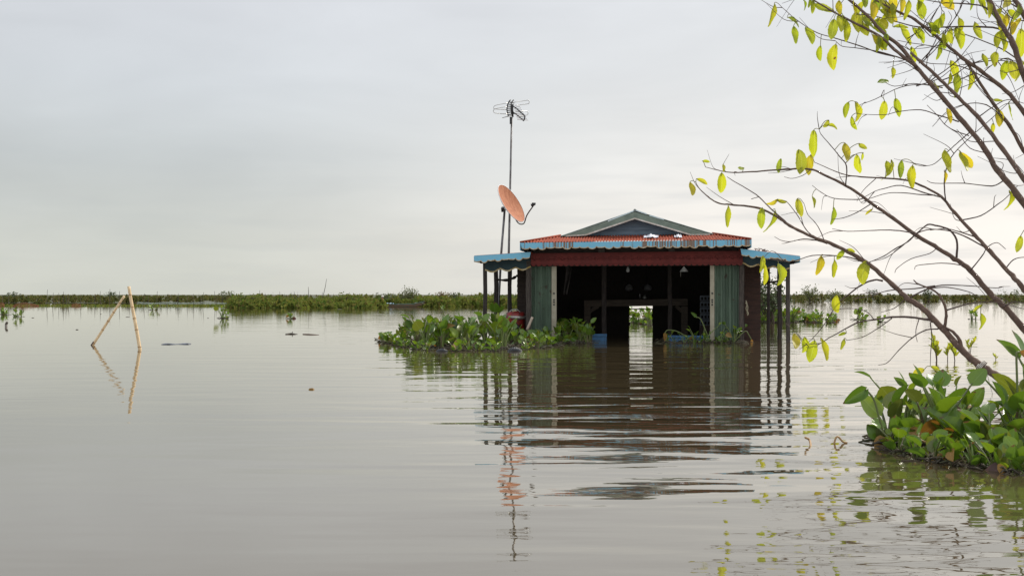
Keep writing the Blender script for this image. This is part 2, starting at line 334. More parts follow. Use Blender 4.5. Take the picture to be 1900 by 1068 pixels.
def leaf_quads(mb, rng, c, n, spread, size, zs=(0,1), mi=0, up=.3):
    for _ in range(n):
        p=Vector(c)+Vector((rng.gauss(0,1)*spread[0],rng.gauss(0,1)*spread[1],rng.gauss(0,1)*spread[2]))
        quad(mb,rng,p,size*rng.uniform(.6,1.3),mi,up)
def quad(mb,rng,p,s,mi=0,up=.3):
    d=Vector((rng.gauss(0,1),rng.gauss(0,1),rng.gauss(0,1)+up)).normalized(); e=d.orthogonal().normalized()
    e=(Matrix.Rotation(rng.uniform(0,6.28),3,d)@e); 
    a=p-d*s*.5; b=p+d*s*.5; m=e*s*.28
    k=e.cross(d)*s*.08
    mb.add([a,p+m+k,b,p-m+k],[(0,1,2,3)])
def band(name, rng, pxr, dr, n, size, hfun, ms, per=34, spread=.42):
    mb=MB(); k=n//per
    for _ in range(k):                       # one clump of leaves at a time, each with its own height and kind
        px=rng.uniform(*pxr); u=rng.random()**2.3; d0=dr[0](px) if callable(dr[0]) else dr[0]; d=d0+(dr[1]-d0)*u
        x=(px-CX)/F*d; hh=max(.12,hfun(x,d))*rng.choice((.55,.75,.9,1,1.05,1.15,1.3)); sz=size*(d/dr[1])**.5*rng.uniform(.7,1.35); g_=spread*(d/dr[1])**.7*rng.uniform(.6,1.5)
        mi=0 if noise.noise(Vector((x*.16,d*.12,2)))+rng.gauss(0,.28)>-.02 else 1
        if rng.random()<.06: mi=2
        for _ in range(per):
            t=rng.random(); sp=g_*(1.15-.75*t)
            quad(mb,rng,Vector((x+rng.gauss(0,sp),max(d0,d+rng.gauss(0,sp)),max(.03,hh*t))),sz*rng.uniform(.6,1.4),mi,.8)
        if rng.random()<.22:                 # a taller bare shoot
            e=Vector((x+rng.gauss(0,.1),d,hh*rng.uniform(1.1,1.5))); mb.tube([(x,d,0),e],[.012*d/90,.006*d/90],3,mi=3)
    return mb.build(name,ms)
def nh(x,y,s,a,seed=0): return noise.noise(Vector((x*s+seed,y*s,seed)))*a
rng=random.Random(4)
tag(band('shore_vegetation',rng,(-260,445),(lambda p:131+2*sin(p*.05),420),26000,.55,lambda x,d:(.74+nh(x,d,.13,.20)+nh(x,d,.5,.12,3)),REEDF),'low green marsh growth along the far left shore','vegetation',kind='stuff')
tag(band('shore_vegetation',rng,(428,985),(lambda p:85.5+(12 if 711<p<800 else 0)+1.2*sin(p*.09)+(8 if p>=800 else 0),125),24000,.36,lambda x,d:(.64+nh(x,d,.22,.26,5)+nh(x,d,.9,.24,2)+max(0,(d-86)*.008))*(.6+.4*min(1,(d-84)/3)),REED),'bright green marsh growth on the shore behind the boat','vegetation',kind='stuff')
tag(band('shore_vegetation',rng,(430,1180),(112,420),9000,.5,lambda x,d:.84+nh(x,d,.13,.15,9)+nh(x,d,.5,.12,3),REEDF),'olive marsh growth behind the nearer green bank','vegetation',kind='stuff')
tag(band('shore_vegetation',rng,(1400,2350),(lambda p:153+3*sin(p*.03)+(-10 if 1470<p<1580 else 0),480),30000,.60,lambda x,d:.92+nh(x,d,.12,.26,7)+nh(x,d,.5,.14,3),REEDF),'low green marsh growth along the far right shore','vegetation',kind='stuff')
mb=MB()
for _ in range(1500):
    px=rng.uniform(-50,330) if rng.random()<.7 else rng.uniform(330,430); d=100+rng.gauss(0,.8); quad(mb,rng,Vector(((px-CX)/F*d,d,rng.uniform(.0,.14))),.24,0,0)
tag(mb.build('floating_weed',M_reed),'thin dark line of floating weed in front of the left shore stakes','weed',kind='stuff')

def bush(px, d, wpx, hpx, label, m, n=420, base=None, group=None, z0=0.2, leaf=.2, dens=.5):
    rg=random.Random(int(px*7+hpx)); Wd=wpx/F*d; Ht=hpx/F*d
    root=empty('shrub',(( px-CX)/F*d,d,0)); tag(root,label,'shrub',group)
    b=MB(); tips=[]
    for k in range(11):
        a=rg.uniform(0,6.28); r=sqrt(rg.random())*.5*Wd; top=Vector((cos(a)*r,sin(a)*r,z0+Ht*(1-.45*(r/(.5*Wd))**2)*rg.uniform(.75,1)))
        mid=top*.5+Vector((rg.gauss(0,.05*Wd),rg.gauss(0,.05*Wd),.05)); pts=catmull([(rg.gauss(0,.06)*Wd,rg.gauss(0,.06)*Wd,-.05),mid,top],4)
        b.tube(pts,[.035*(1-.8*i/(len(pts)-1)) for i in range(len(pts))],4); tips+=pts[3:]
        for _ in range(3):
            s=pts[rg.randrange(3,len(pts))]; e=s+Vector((rg.gauss(0,.16)*Wd,rg.gauss(0,.16)*Wd,rg.uniform(.0,.25)*Ht)); b.tube([s,s.lerp(e,.5)+Vector((0,0,.03)),e],[.014,.01,.005],3); tips+=[e,s.lerp(e,.5)]
    b.build('trunk',M_twig,root)
    c=MB()
    for _ in range(n):
        t=rg.choice(tips); quad(c,rg,t+Vector((rg.gauss(0,.085)*Wd,rg.gauss(0,.085)*Wd,rg.gauss(0,.075)*Ht)),leaf*rg.uniform(.6,1.3),0,.2)
    c.build('crown',m,root)
    return root
bush(758,99,42,32,'round olive bush rising above the shore right behind the boat',M_bush,700,leaf=.17)
bush(722,100,46,22,'low dark spreading bush behind the seated person',M_bushd,330,leaf=.17)
bush(820,101,26,24,'ochre brown bush on the shore left of the house',M_bush_o,260,leaf=.2)
bush(846,100,24,21,'small dark green bush nearest the left veranda of the house',M_bushd,260)
bush(640,92,60,25,'yellow green tall bush on the bank left of the boat',M_reed,520,leaf=.24)
bush(462,88,62,20,'yellow green bush at the left tip of the near bank',M_reed,560,leaf=.24)
bush(22,170,26,16,'small dark bush on the far left shore near the photo edge',M_bushd,260,leaf=.3)
bush(208,180,26,13,'dark low bush breaking the far left shore line left of the bamboo poles',M_bushd,260,leaf=.3)
bush(418,170,40,16,'bush on the far left shore just before the green bank starts',M_bush,320,leaf=.3)
bush(1504,146,34,28,'green bush standing tallest on the right shore beside the veranda',M_bush,420,leaf=.28)
bush(1548,148,60,20,'broad bush on the right shore among the yellow leaf branches',M_bush,420,leaf=.28)
bush(1615,190,34,18,'distant dark bush on the right shore left of the main stem',M_bushd,260,leaf=.3)
bush(1722,158,20,24,'narrow upright bush on the right shore between two stems',M_bushd,260,leaf=.26)
bush(1880,170,50,18,'low bush on the far right shore at the photo edge',M_bush,300,leaf=.3)

# ------------------------------------------------------------------ stakes and nets on the left shore
stakes=[(5,549),(17,546),(88,538),(99,544),(109,544),(118,542),(122,546),(186,541),(204,537),(222,541),(268,545),(275,548),(292,541),(331,545),(348,548),(359,546),(374,549),(378,543),(398,541),(402,550),(413,549),(433,546),(482,539),(519,542),(528,546),(531,547),(540,543),(546,542),(598,543),(619,546),(128,548),(150,547),(176,549),(241,549),(310,549)]
rg=random.Random(9)
for px,top in stakes:
    d=101+rg.uniform(-2,5) if px<425 else 100+rg.uniform(0,8)
    s=MB(); a=W(px+rg.uniform(-2,2),HY+F*H/d+3,d); b=W(px,top-1,d); m_=a.lerp(b,.5)+Vector((rg.uniform(-.03,.03),0,0)); s.tube([a,m_,b],[.026,.024,.018],5)
    loc=Vector((a.x,a.y,0)); o=s.build('fishing_stake',M_stake); 
    o.data.transform(Matrix.Translation(-loc)); o.location=loc
    tag(o,'thin dark wooden stake standing upright along the far left shore','stake','fishing stakes along the left shore')
for px0,py0,px1,py1,r_,lab in ((572,532,572,553,.03,'tall straight stake right of centre on the green bank'),(600,547,606,517,.028,'very tall slanted pole rising from the green bank')):
    s=MB(); a=W(px0,py0 if py0>py1 else py1,104); b=W(px1,py1 if py0>py1 else py0,104); s.tube([a,(a+b)/2+Vector((.03,0,0)),b],[r_*1.2,r_,r_*.6],5)
    loc=Vector((a.x,a.y,0)); o=s.build('bank_pole',M_stake); o.data.transform(Matrix.Translation(-loc)); o.location=loc; tag(o,lab,'pole')
def net(pts, d, m, name, label, drop=.3):
    s=MB(); top=[W(px,py,d) for px,py in pts]
    n=9; rows=[[Vector((t.x,t.y+.05*sin(i+j),max(-.05,t.z*(1-j/6)))) for i,t in enumerate(top)] for j in range(7)]
    for r in rows: s.tube(r,.012,3)
    for i in range(len(top)-1):
        for q in range(5):
            f=q/5; s.tube([rows[j][i].lerp(rows[j][i+1],f) for j in range(7)],.010,3)
    o=s.build(name,m); tag(o,label,'net'); return o
net([(0,562),(4,561),(8,565)],98,M_net,'fishing_net','orange net scrap at the left photo edge on the far shore')
net([(24,566),(34,562),(44,561),(56,563),(72,566)],98.5,M_net,'fishing_net','orange net heaped along the far left shore weed line')
net([(132,565),(141,563),(150,565)],98.5,M_net,'fishing_net','small orange net piece left of the bamboo poles')
net([(255,560),(285,562),(315,560),(345,562),(375,560),(400,561),(425,562)],103,M_netg,'fishing_net','pale green net strung between stakes right of the bamboo poles')

# ------------------------------------------------------------------ bamboo poles and floating bits
def bamboo(base, top, r, label):
    d=F*H/(base[1]-HY); a=W(*base,d); b=W(*top,d); ax=(b-a).normalized(); a2=a-ax*.5; L=(b-a2).length
    root=empty('bamboo_pole',(a.x,a.y,0)); tag(root,label,'bamboo pole','bamboo poles left of centre')
    s=MB(); k=MB(); n=26; pts=[]; rad=[]
    for i in range(n+1):
        t=i/n; pts.append(a2.lerp(b,t)-Vector((a.x,a.y,0))+Vector((.012*sin(t*5),0,0))); rad.append(r*(1-.18*t))
    s.tube(pts,rad,10); 
    for t in (.3,.5,.63,.76,.9):
        k=MB(); p=a2.lerp(b,t)-Vector((a.x,a.y,0))+Vector((.012*sin(t*5),0,0)); rr=r*(1-.18*t)
        k.tube([p-ax*.012,p-ax*.005,p+ax*.005,p+ax*.012],[rr*1.005,rr*1.14,rr*1.12,rr*1.005],10,cap=False); k.build('node',M_bamboo_n,root,True)
    k=MB(); o_=Vector((a.x,a.y,0)); k.tube([a-ax*.1-o_,a+ax*.05-o_,a+ax*.09-o_],[r*1.01,r*1.01,r*.99],10); (k.build('wet_base',M_twig,root,True) if r<.035 else None)
    s.build('stem',M_bamboo,root,True)
bamboo((258.5,648),(240,531),.037,'upright pale bamboo pole standing in the water')
bamboo((171,640),(231.5,549),.031,'strongly slanted pale bamboo pole leaning towards the upright one')

def flotsam(name, pts, r, m, label, cat, n=5):
    s=MB(); q=[Vector(p) for p in pts]; loc=Vector((q[0].x,q[0].y,0)); s.tube(catmull([p-loc for p in q],3) if len(q)>2 else [p-loc for p in q],r,n)
    o=s.build(name,m,None,True); o.location=loc; tag(o,label,cat); return o
z=Vector((0,0,1))
flotsam('stump',[P(12,608)-z*.1,P(11,606)+z*.06,W(13,598,F*H/(606-HY))],.045,M_stake,'short dark stump poking out of the water at the left edge','stump')
pl=MB(); a=P(302,638.5); b=P(352,638)
rows=[[a.lerp(b,t)+Vector((0,dy,.004+.008*sin(t*9+dy*7))) for t in [i/14 for i in range(15)]] for dy in (-.10,-.03,.03,.10)]
pl.grid(rows); o=solid(pl.build('plastic_sheet',mat('blue_grey_plastic',(.17,.19,.25),.35,var=(.06,.07,.09),scale=6)),.02); tag(o,'flat grey plastic sheet floating right of the bamboo poles','plastic sheet')
flotsam('twig',[P(530,620)+z*.0,P(540,619.5)+z*.015,P(552,620)-z*.01],.02,M_stake,'dark twig floating alone in the open water left of the house','twig')
flotsam('twig',[P(541,619.5),W(543,615,F*H/(73.5))],.012,M_stake,'tiny upright twig beside the floating dark twig','twig')
flotsam('twig',[P(562,620)+z*0.005,P(575,620.5)+z*.01,P(592,621)-z*.005],.014,M_bark,'thin brown twig trailing right of the dark floating twig','twig')
flotsam('twig',[P(1505,828)-z*.02,P(1502,823)+z*.03,W(1494,811,F*H/(824-HY))],.009,M_bamboo_n,'bent tan twig end sticking up left of the big plants','twig')
q=F*H/(822-HY)
flotsam('twig',[W(1547,826,q),W(1551,812,q),W(1556,810,q),W(1564,819,q),W(1572,821,q)],.008,M_bamboo_n,'hooked pale twig poking from the water beside the big plants','twig')
for (px,py,wd,lab) in ((61,589.5,3,'tiny dark flotsam nearest the left photo edge'),(143,611.5,3,'tiny dark flotsam speck left of the leaning bamboo'),(187,582.5,1.6,'tiny dark flotsam speck beyond the leaning bamboo'),(237,588,4.5,'thin dark flotsam between the two bamboo poles'),(386,590,1.6,'tiny dark flotsam speck left of the green clump'),(630,573.5,5,'thin dark flotsam close to the green bank'),(578,722.5,6,'flat green brown leaf floating alone in the open water')):
    c=P(px,py); d=c.y; ww=wd/F*d; s=MB(); s.lathe([(0,.02),(ww*.6,.018),(ww,.0),(ww*.8,-.02),(0,-.03)],8,M=Matrix.Diagonal((1,.5,1,1)))
    o=s.build('flotsam',M_stake if py<700 else M_hyleaf_old); o.location=c; tag(o,lab,'flotsam')

# ------------------------------------------------------------------ water hyacinth
def hy_leaf(mb, base, ax, nrm, L, Wd, rg, mi=0, curl=.25, bend=.3, sharp=.0):
    ax=ax.normalized(); sd=ax.cross(nrm).normalized(); nm=sd.cross(ax).normalized()
    R,C=7,7; rows=[]
    for i in range(R):
        t=i/(R-1); ww=(sin(pi*(t**.72))**.62 if 0<t<1 else 0)*Wd*.5*(1-.18*t)
        if i==0: ww=Wd*.06
        if i==R-1: ww=Wd*.02
        cen=base+ax*(L*t)-nm*(bend*L*t*t)
        row=[]
        for j in range(C):
            u=j/(C-1)*2-1
            row.append(cen+sd*(ww*u)+nm*(curl*ww*abs(u)**1.6+.012*sin(7*t+3*u)*L)-ax*(.10*L*(u*u)*(1-t)*(1 if t<.4 else 0)))
        rows.append(row)
    mb.grid(rows,mi)
def hyacinth(seed, nl, h, ls, lowfrac=.25, old=.1, tilt=.5):
    rg=random.Random(seed); st=MB(); lf=MB()
    for k in range(nl):
        low=rg.random()<lowfrac; az=rg.uniform(0,6.28) ; hh=h*(rg.uniform(.12,.4) if low else rg.uniform(.55,1.0)); lean=rg.uniform(.8,1.3) if low else rg.uniform(.05,tilt)
        dr=Vector((cos(az),sin(az),0)); b0=dr*rg.uniform(0,.05)+Vector((0,0,-.04)); ls_=ls*rg.uniform(.5,1.18)
        hh=max(.03,hh-ls_*.6)
        e=b0+dr*(hh*math.tan(min(lean,1.1)))+z*(hh+.04); mid=b0.lerp(e,.5)+dr*(-.10*hh)+z*.03*hh
        pts=catmull([b0,mid,e],4); m=len(pts); r0=.0085*(.7+h)
        st.tube(pts,[r0*(1.0+.55*sin(pi*i/(m-1)))*(1-.45*i/(m-1)) for i in range(m)],6)
        t=(pts[-1]-pts[-2]).normalized(); face=rg.gauss(0,.7)
        ax=(t*1.0+dr*rg.uniform(-.1,.7)+z*rg.uniform(-.15,.5)).normalized()
        nrm=(Matrix.Rotation(face,3,ax)@(-dr+z*.9)).normalized()
        mi=1 if rg.random()<old else 0
        if mi: ax=(ax-z*rg.uniform(.5,1.6)).normalized()
        hy_leaf(lf,pts[-1]-t*.004,ax,nrm,ls_,ls_*rg.uniform(.82,1.02),rg,mi,rg.uniform(.05,.95),rg.uniform(-.05,.4)+(.4 if mi else 0))
    rt=MB()
    for k in range(16):
        a=rg.uniform(0,6.28); r=rg.uniform(.04,.2); p=Vector((cos(a)*r,sin(a)*r,rg.uniform(-.03,.025))); e=p+Vector((rg.gauss(0,.09),rg.gauss(0,.09),rg.gauss(.0,.02))); rt.tube([Vector((0,0,-.025)),p,p.lerp(e,.5)+z*rg.uniform(0,.03),e],[.008,.010,.012,.006],4)
    return (lf.mesh('foliage',[M_hyleaf,M_hyleaf_old],True), st.mesh('stalks',M_hystem,True), rt.mesh('root',M_root,True), h)
VAR=[hyacinth(i+11, n_, h_, ls_, lo, od, ti) for i,(n_,h_,ls_,lo,od,ti) in enumerate([(10,.64,.20,.22,.06,.5),(9,.58,.18,.2,.10,.6),(12,.66,.19,.3,.07,.45),(8,.52,.20,.3,.12,.7),(11,.60,.17,.25,.08,.55),(9,.66,.20,.2,.06,.45)])]
LOWV=[hyacinth(i+51, n_, h_, ls_, lo, od, ti) for i,(n_,h_,ls_,lo,od,ti) in enumerate([(9,.30,.16,.5,.15,.8),(8,.26,.17,.6,.3,.8),(10,.32,.15,.45,.1,.7)])]
SPV=[hyacinth(i+81,n_,h_,ls_,.3,.15,.8) for i,(n_,h_,ls_) in enumerate([(4,.5,.15),(3,.55,.17),(5,.45,.14),(4,.4,.15)])]
def plant(px, py, hpx, label, group=None, var=None, rg=random, name='water_hyacinth', cat='water plant', minscale=0, sparse=False):
    c=P(px,py); hh=hpx/F*c.y; lst=SPV if sparse else LOWV if hh<.36 else VAR
    v=lst[var%len(lst)] if var is not None else rg.choice(lst); s=max(minscale,hh/v[3])
    root=empty(name,c,rg.uniform(0,6.28)); root.scale=(s,s,s); tag(root,label,cat,group)
    for nm,me in (('foliage',v[0]),('stalk',v[1]),('root',v[2])):
        o=bpy.data.objects.new(nm,me); COL.objects.link(o); o.parent=root
    return root
rg=random.Random(21)
# mat in front of the house, left part (sunlit)
tops=[(705,632),(720,618),(740,604),(757,586),(775,578),(800,574),(820,580),(835,590),(852,574),(868,578),(885,586),(905,578),(922,566),(935,570),(944,598),(970,602),(990,604),(1008,612),(1025,622),(1040,630)]
def interp(tb,x):
    for (a,b),(c,d) in zip(tb,tb[1:]):
        if a<=x<=c: return b+(d-b)*(x-a)/(c-a)
    return tb[-1][1]
LM='water hyacinth in the leafy mat left of the house front'
for i in range(58):
    px=rg.uniform(722,1030); row=rg.random(); py=632+14*row-(6 if px<760 else 0)
    top=interp(tops,px)+12*row*rg.random()
    plant(px,py,max(14,(py-top)*rg.uniform(.75,1.15)),LM,'water hyacinths left of the house front',rg=rg)
for px,py in ((712,634),(722,637),(735,640),(752,644),(771,648),(790,650),(846,651),(870,650),(893,650),(918,651),(975,648),(1000,645),(1022,641),(1040,637)):
    plant(px,py,rg.uniform(16,26),'small low water hyacinth on the near rim of the mat left of the house','low water hyacinths on the mat rim',rg=rg)
# dark mat before the left gate
for i in range(20):
    px=rg.uniform(1000,1098); py=rg.uniform(626,636); top=interp([(985,606),(1010,598),(1030,588),(1050,580),(1070,582),(1085,586),(1100,600)],px)
    plant(px,py,(py-top)*rg.uniform(.75,1.0),'water hyacinth in the shaded clump against the left folding gate','water hyacinths against the left gate',rg=rg)
# sparse row before the right gate
for px,py,h in ((1238,634,26),(1262,634,18),(1290,634,30),(1305,635,40),(1330,634,48),(1345,634,38),(1362,635,40),(1372,634,34),(1318,635,24),(1278,635,16),(1250,635,16),(1270,636,20),(1300,636,18),(1312,636,22),(1338,636,26),(1352,636,24),(1326,636,18),(1288,636,15)):
    plant(px,py,h,'straggling water hyacinth in the sparse row before the right folding gate','water hyacinths before the right gate',rg=rg,sparse=True)
# mats behind the house
for i in range(64):
    px=rg.uniform(1385,1556); py=rg.uniform(592,599); h=(32 if px<1480 else 22 if px<1520 else 14)*rg.uniform(.6,1)
    plant(px,py,h,'water hyacinth in the mat beyond the right veranda','water hyacinths beyond the right veranda',rg=rg)
for i in range(16):
    px=rg.uniform(1140,1240); py=rg.uniform(597,603); plant(px,py,rg.uniform(22,33),'water hyacinth seen through the back doorway','water hyacinths behind the back door',rg=rg)
bush(1428,40.5,90,72,'dark leafy bush standing behind the right veranda posts',M_bushd,1500,leaf=.13)
# lone floating clumps
for px,py,h,lab in ((30,587,16,'floating hyacinth clump in open water near the left edge'),(3,583,11,'floating hyacinth cut by the left photo edge'),(283,575,11,'floating hyacinth clump right of the bamboo poles'),(413,590,20,'floating hyacinth clump at the left end of the green bank'),(540,591,8,'tiny two leaved floating plant in the middle of the open water'),(822,579,12,'small floating plant between the boat and the house mat'),(1592,593,20,'thin floating plant below the yellow leaf near the right shore'),(1803,592,16,'floating plant near the lone hanging leaf on the right water'),(1715,574,6,'tiny floating plant far out near the right shore'),(1850,560.5+3,6,'tiny pale floating plant at the far right shore'),(1634,597,10,'small low plant floating by the thin drooping branches'),(1596,597,9,'tiny plant left of the drooping branches on the right water')):
    plant(px,py,h*1.4,lab,rg=rg,minscale=.62)
    if h in (20,16,11): plant(px+rg.uniform(4,9),py+.5,h*1.0,lab.replace('floating','smaller floating',1).replace(' with a reddish leaf','').replace(' of the green bank','').replace('in open water ','')+', right companion',rg=rg,minscale=.55)
# near mat, bottom right
near=[(1650,818,120),(1684,806,122),(1668,826,58),(1712,816,112),(1700,792,96),(1742,826,140),(1738,802,108),(1768,796,66),(1778,832,78),(1800,838,66),(1812,808,58),(1838,840,88),(1852,816,64),(1886,832,150),(1898,806,128),(1912,826,178),(1922,848,110),(1935,796,170),(1960,830,170),(1985,840,140),(1768,812,130),(1870,856,62),(1830,850,56)]
NM='water hyacinth in the large near clump at the lower right'
for i,(px,py,h) in enumerate(near):
    c=P(px,py); hh=h/F*c.y
    plant(px,py,h,NM,'water hyacinths in the near clump',rg=rg,minscale=.62 if hh>.36 else .7)
for px,py,h in ((1668,838,32),(1700,846,28),(1732,854,34),(1768,860,30),(1806,864,32),(1842,868,34),(1878,874,34),(1912,878,38),(1646,824,30)):
    plant(px,py,h,'small low water hyacinth on the front rim of the near clump','low water hyacinths on the near rim',rg=rg,minscale=.72)
# tangle of dead stalks and roots the mats float on
def tangle(poly, n, r, label):
    m=MB(); rr=random.Random(n)
    for _ in range(n):
        a,b=rr.choice(poly); c=P(a+rr.uniform(-14,14)*r/.012,b+rr.uniform(-4,4)); 
        e=c+Vector((rr.gauss(0,.11),rr.gauss(0,.05),0)); m.tube([c+z*rr.uniform(-.02,.03),c.lerp(e,.5)+z*rr.uniform(.0,.07),e+z*rr.uniform(-.02,.04)],[r*.7,r,r*.5],4)
    tag(m.build('root_tangle',M_root,None,True),label,'dead stalks',kind='stuff')
tangle([(px,interp([(700,634),(760,640),(820,646),(900,648),(960,647),(1040,640),(1100,634)],px)-rg.uniform(0,9)) for px in range(712,1100,4)],620,.012,'dead brown stalks and roots under the leafy mat before the house')
tangle([(px,634) for px in range(1225,1385,5)],110,.010,'dead brown stalks along the sparse row before the right gate')
tangle([(a,b-2) for a,b,_ in near]+[(1675,825),(1690,828),(1700,838),(1760,846),(1850,856),(1900,866)],170,.008,'dead brown stalks and roots under the large near clump')
# drooping withered leaf on its bent stalk at the left of the near clump
def bent(pts, d, L, ax, label, mi=0, r=.008, nrm=(.2,-1,.3)):
    q=[W(px,py,d) for px,py in pts]; loc=Vector((q[0].x,q[0].y,0)); root=empty('hyacinth_leaf',loc); tag(root,label,'water plant')
    s=MB(); s.tube(catmull([p-loc for p in q],5),r,6); s.build('stalk',M_hystem,root,True)
    l_=MB(); hy_leaf(l_,q[-1]-loc,Vector(ax),Vector(nrm),L,L*.55,random.Random(3),mi,.9,.1); l_.build('blade',[M_hyleaf,M_hyleaf_old],root,True)
bent([(1640,806),(1630,770),(1622,742),(1612,728),(1606,722)],7.6,.20,(-.85,0,-.55),'drooping folded leaf on a bent stalk at the left of the near clump')
bent([(1889,760),(1887,700),(1886,660),(1888,653),(1893,654)],7.4,.13,(.8,0,-.5),'withered brown leaf bent over at the right photo edge',1)
bent([(1360,636),(1375,620),(1384,614),(1390,622),(1394,630)],24.0,.14,(.0,0,-1),'orange dead leaf drooping by the right corner post',1,.012)
bent([(1285,634),(1260,616),(1240,612),(1233,618)],24.0,.19,(.05,0,-1),'large orange leaf drooping by the blue trough',1,.012)
bent([(1318,634),(1310,615),(1300,592),(1291,588)],24.0,.17,(-.5,0,.5),'tall stalk with a curled leaf rising before the right gate',0,.013)
# saplings standing in the water at right
def sapling(px,py,h,n,label,leaf=.10):
    c=P(px,py); rr=random.Random(int(px)); root=empty('sapling',c); tag(root,label,'sapling')
    hh=h/F*c.y; st=MB(); lf=MB()
    for k in range(n):
        a=rr.uniform(0,6.28); e=Vector((cos(a)*.14*hh*2,sin(a)*.1,hh*rr.uniform(.45,.9))); st.tube([(0,0,-.1),(e.x*.3,e.y*.3,e.z*.5),e],[.009,.007,.005],4)
        for q in range(8):
            b=Vector((e.x*.3,e.y*.3,e.z*.5)).lerp(e,-.3+.18*q); aa=rr.uniform(0,6.28); hy_leaf(lf,b,Vector((cos(aa),sin(aa)*.6,1.1)),Vector((-cos(aa),-1,.4)),leaf*rr.uniform(.8,1.3),leaf*.5,rr,0,.2,.1)
    st.build('stem',M_twig,root,True); lf.build('foliage',M_treeleaf,root,True)
sapling(1739,668,46,4,'yellow green sapling tallest of those in the right water',.11); sapling(1758,668,28,1,'slim small sapling second from the left in the right water'); sapling(1773,669,36,2,'dark stemmed sapling with spread leaves next to the main stem'); sapling(1799,654,36,2,'sapling just right of the main stem in the water'); sapling(1849,667,12,1,'tiny sapling tip in the water near the right edge',.05)

# ------------------------------------------------------------------ the house
TH=radians(7.9); YO=F*H/(633.0-HY); XO=(1190-CX)/F*YO
house=empty('stilt_house',(XO,YO,0),-TH)
tag(house,'flooded wooden house with red tin roof, blue trim and open front','house')
def L(px,py,v):
    a=(px-CX)/F; b=-(py-HY)/F; t=(v+XO*sin(TH)+YO*cos(TH))/(a*sin(TH)+cos(TH))
    x=a*t-XO; y=t-YO
    return (x*cos(TH)-y*sin(TH), H+b*t)
def LV(px,py,v): u,zz=L(px,py,v); return Vector((u,v,zz))
def HW(p): return house.matrix_basis @ Vector(p) if False else Matrix.Translation((XO,YO,0)) @ Matrix.Rotation(-TH,4,'Z') @ Vector(p)
BOT=-.6
# posts
def post(px, v, top, wpx, m, name='post', off=0):
    u,_=L(px,600,v); w_=wpx/75.; s=MB(); zt=L(px,top,v)[1]
    rr=random.Random(int(px)); n=7; pts=[]
    for i in range(n+1):
        t=i/n; pts.append(Vector((u+rr.uniform(-.008,.008)+off*t,v+rr.uniform(-.008,.008),BOT+(zt-BOT)*t)))
    rows=[[p+Vector((x*w_/2,y*w_/2,0)) for x,y in ((-1,-.8),(-.8,-1),(.8,-1),(1,-.8),(1,.8),(.8,1),(-.8,1),(-1,.8),(-1,-.8))] for p in pts]
    s.grid(rows); s.add(rows[-1][:8],[tuple(range(8))]); return s.build(name,m,house)
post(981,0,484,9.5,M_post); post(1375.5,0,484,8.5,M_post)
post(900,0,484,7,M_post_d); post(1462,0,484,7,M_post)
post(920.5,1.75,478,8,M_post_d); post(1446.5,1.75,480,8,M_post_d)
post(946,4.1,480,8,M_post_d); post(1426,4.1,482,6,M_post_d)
s=MB(); s.bar(LV(1422,523.5,4.05),LV(1434,523,3.2),.05); s.bar(LV(1433,523,3.0),LV(1449,521,1.75),.05); s.build('rail',M_post_d,house)
s=MB(); s.tube(catmull([LV(919,517,1.7),LV(926,519,1.72),LV(940,519.5,1.72),LV(950,517,1.72),LV(957,513,1.72),LV(960,511,1.72)],4),[.035+.012*sin(i) for i in range(21)],6); s.build('hanging_branch',M_post_d,house,True)
# walls: the body behind the veranda front
uL=L(960,560,.9)[0]; uR=L(1411,560,.9)[0]; ZE=2.36; ZW=2.17; VB=6.5
def boards(mb, a, b, z0, z1, bh=.13, t=.025, rr=random.Random(2), step=.012):   # lapped horizontal boards from a to b (u,v)
    a=Vector((*a,0)); b=Vector((*b,0)); d=(b-a).normalized(); nrm=Vector((d.y,-d.x,0)); zz=z0
    while zz<z1:
        h_=min(bh,z1-zz); j=rr.uniform(-.004,.004)
        p=[a+z*zz+nrm*(step+j),b+z*zz+nrm*(step-j),b+z*(zz+h_+.004),a+z*(zz+h_+.004)]; q=[x-nrm*t for x in p]
        mb.add(p+q,[(0,1,2,3),(7,6,5,4),(0,4,5,1),(1,5,6,2),(2,6,7,3),(3,7,4,0)]); zz+=bh
uGL=L(985,560,.9)[0]; uGR=L(1380,560,.9)[0]
s=MB(); boards(s,(uGR-.10,.9),(uR,.9),BOT,ZW); s.build('front_wall',M_brownwall,house)
s=MB(); boards(s,(uL,.9),(uGL+.08,.9),BOT,ZW); s.build('front_wall',M_wood_dark,house)
s=MB(); boards(s,(uR,.9),(uR,VB),BOT,ZW); s.build('side_wall',M_brownwall,house)
s=MB(); boards(s,(uL,VB),(uL,.9),BOT,ZW); s.build('side_wall',M_wood_dark,house)
# inner cheeks between the front corner posts and the body
s=MB(); boards(s,(uGR-.06,.06),(uGR-.06,.9),BOT,ZE); s.build('front_cheek',M_wood_dark,house)
s=MB(); boards(s,(uGL+.04,.9),(uGL+.04,.06),BOT,ZE); s.build('front_cheek',M_wood_dark,house)
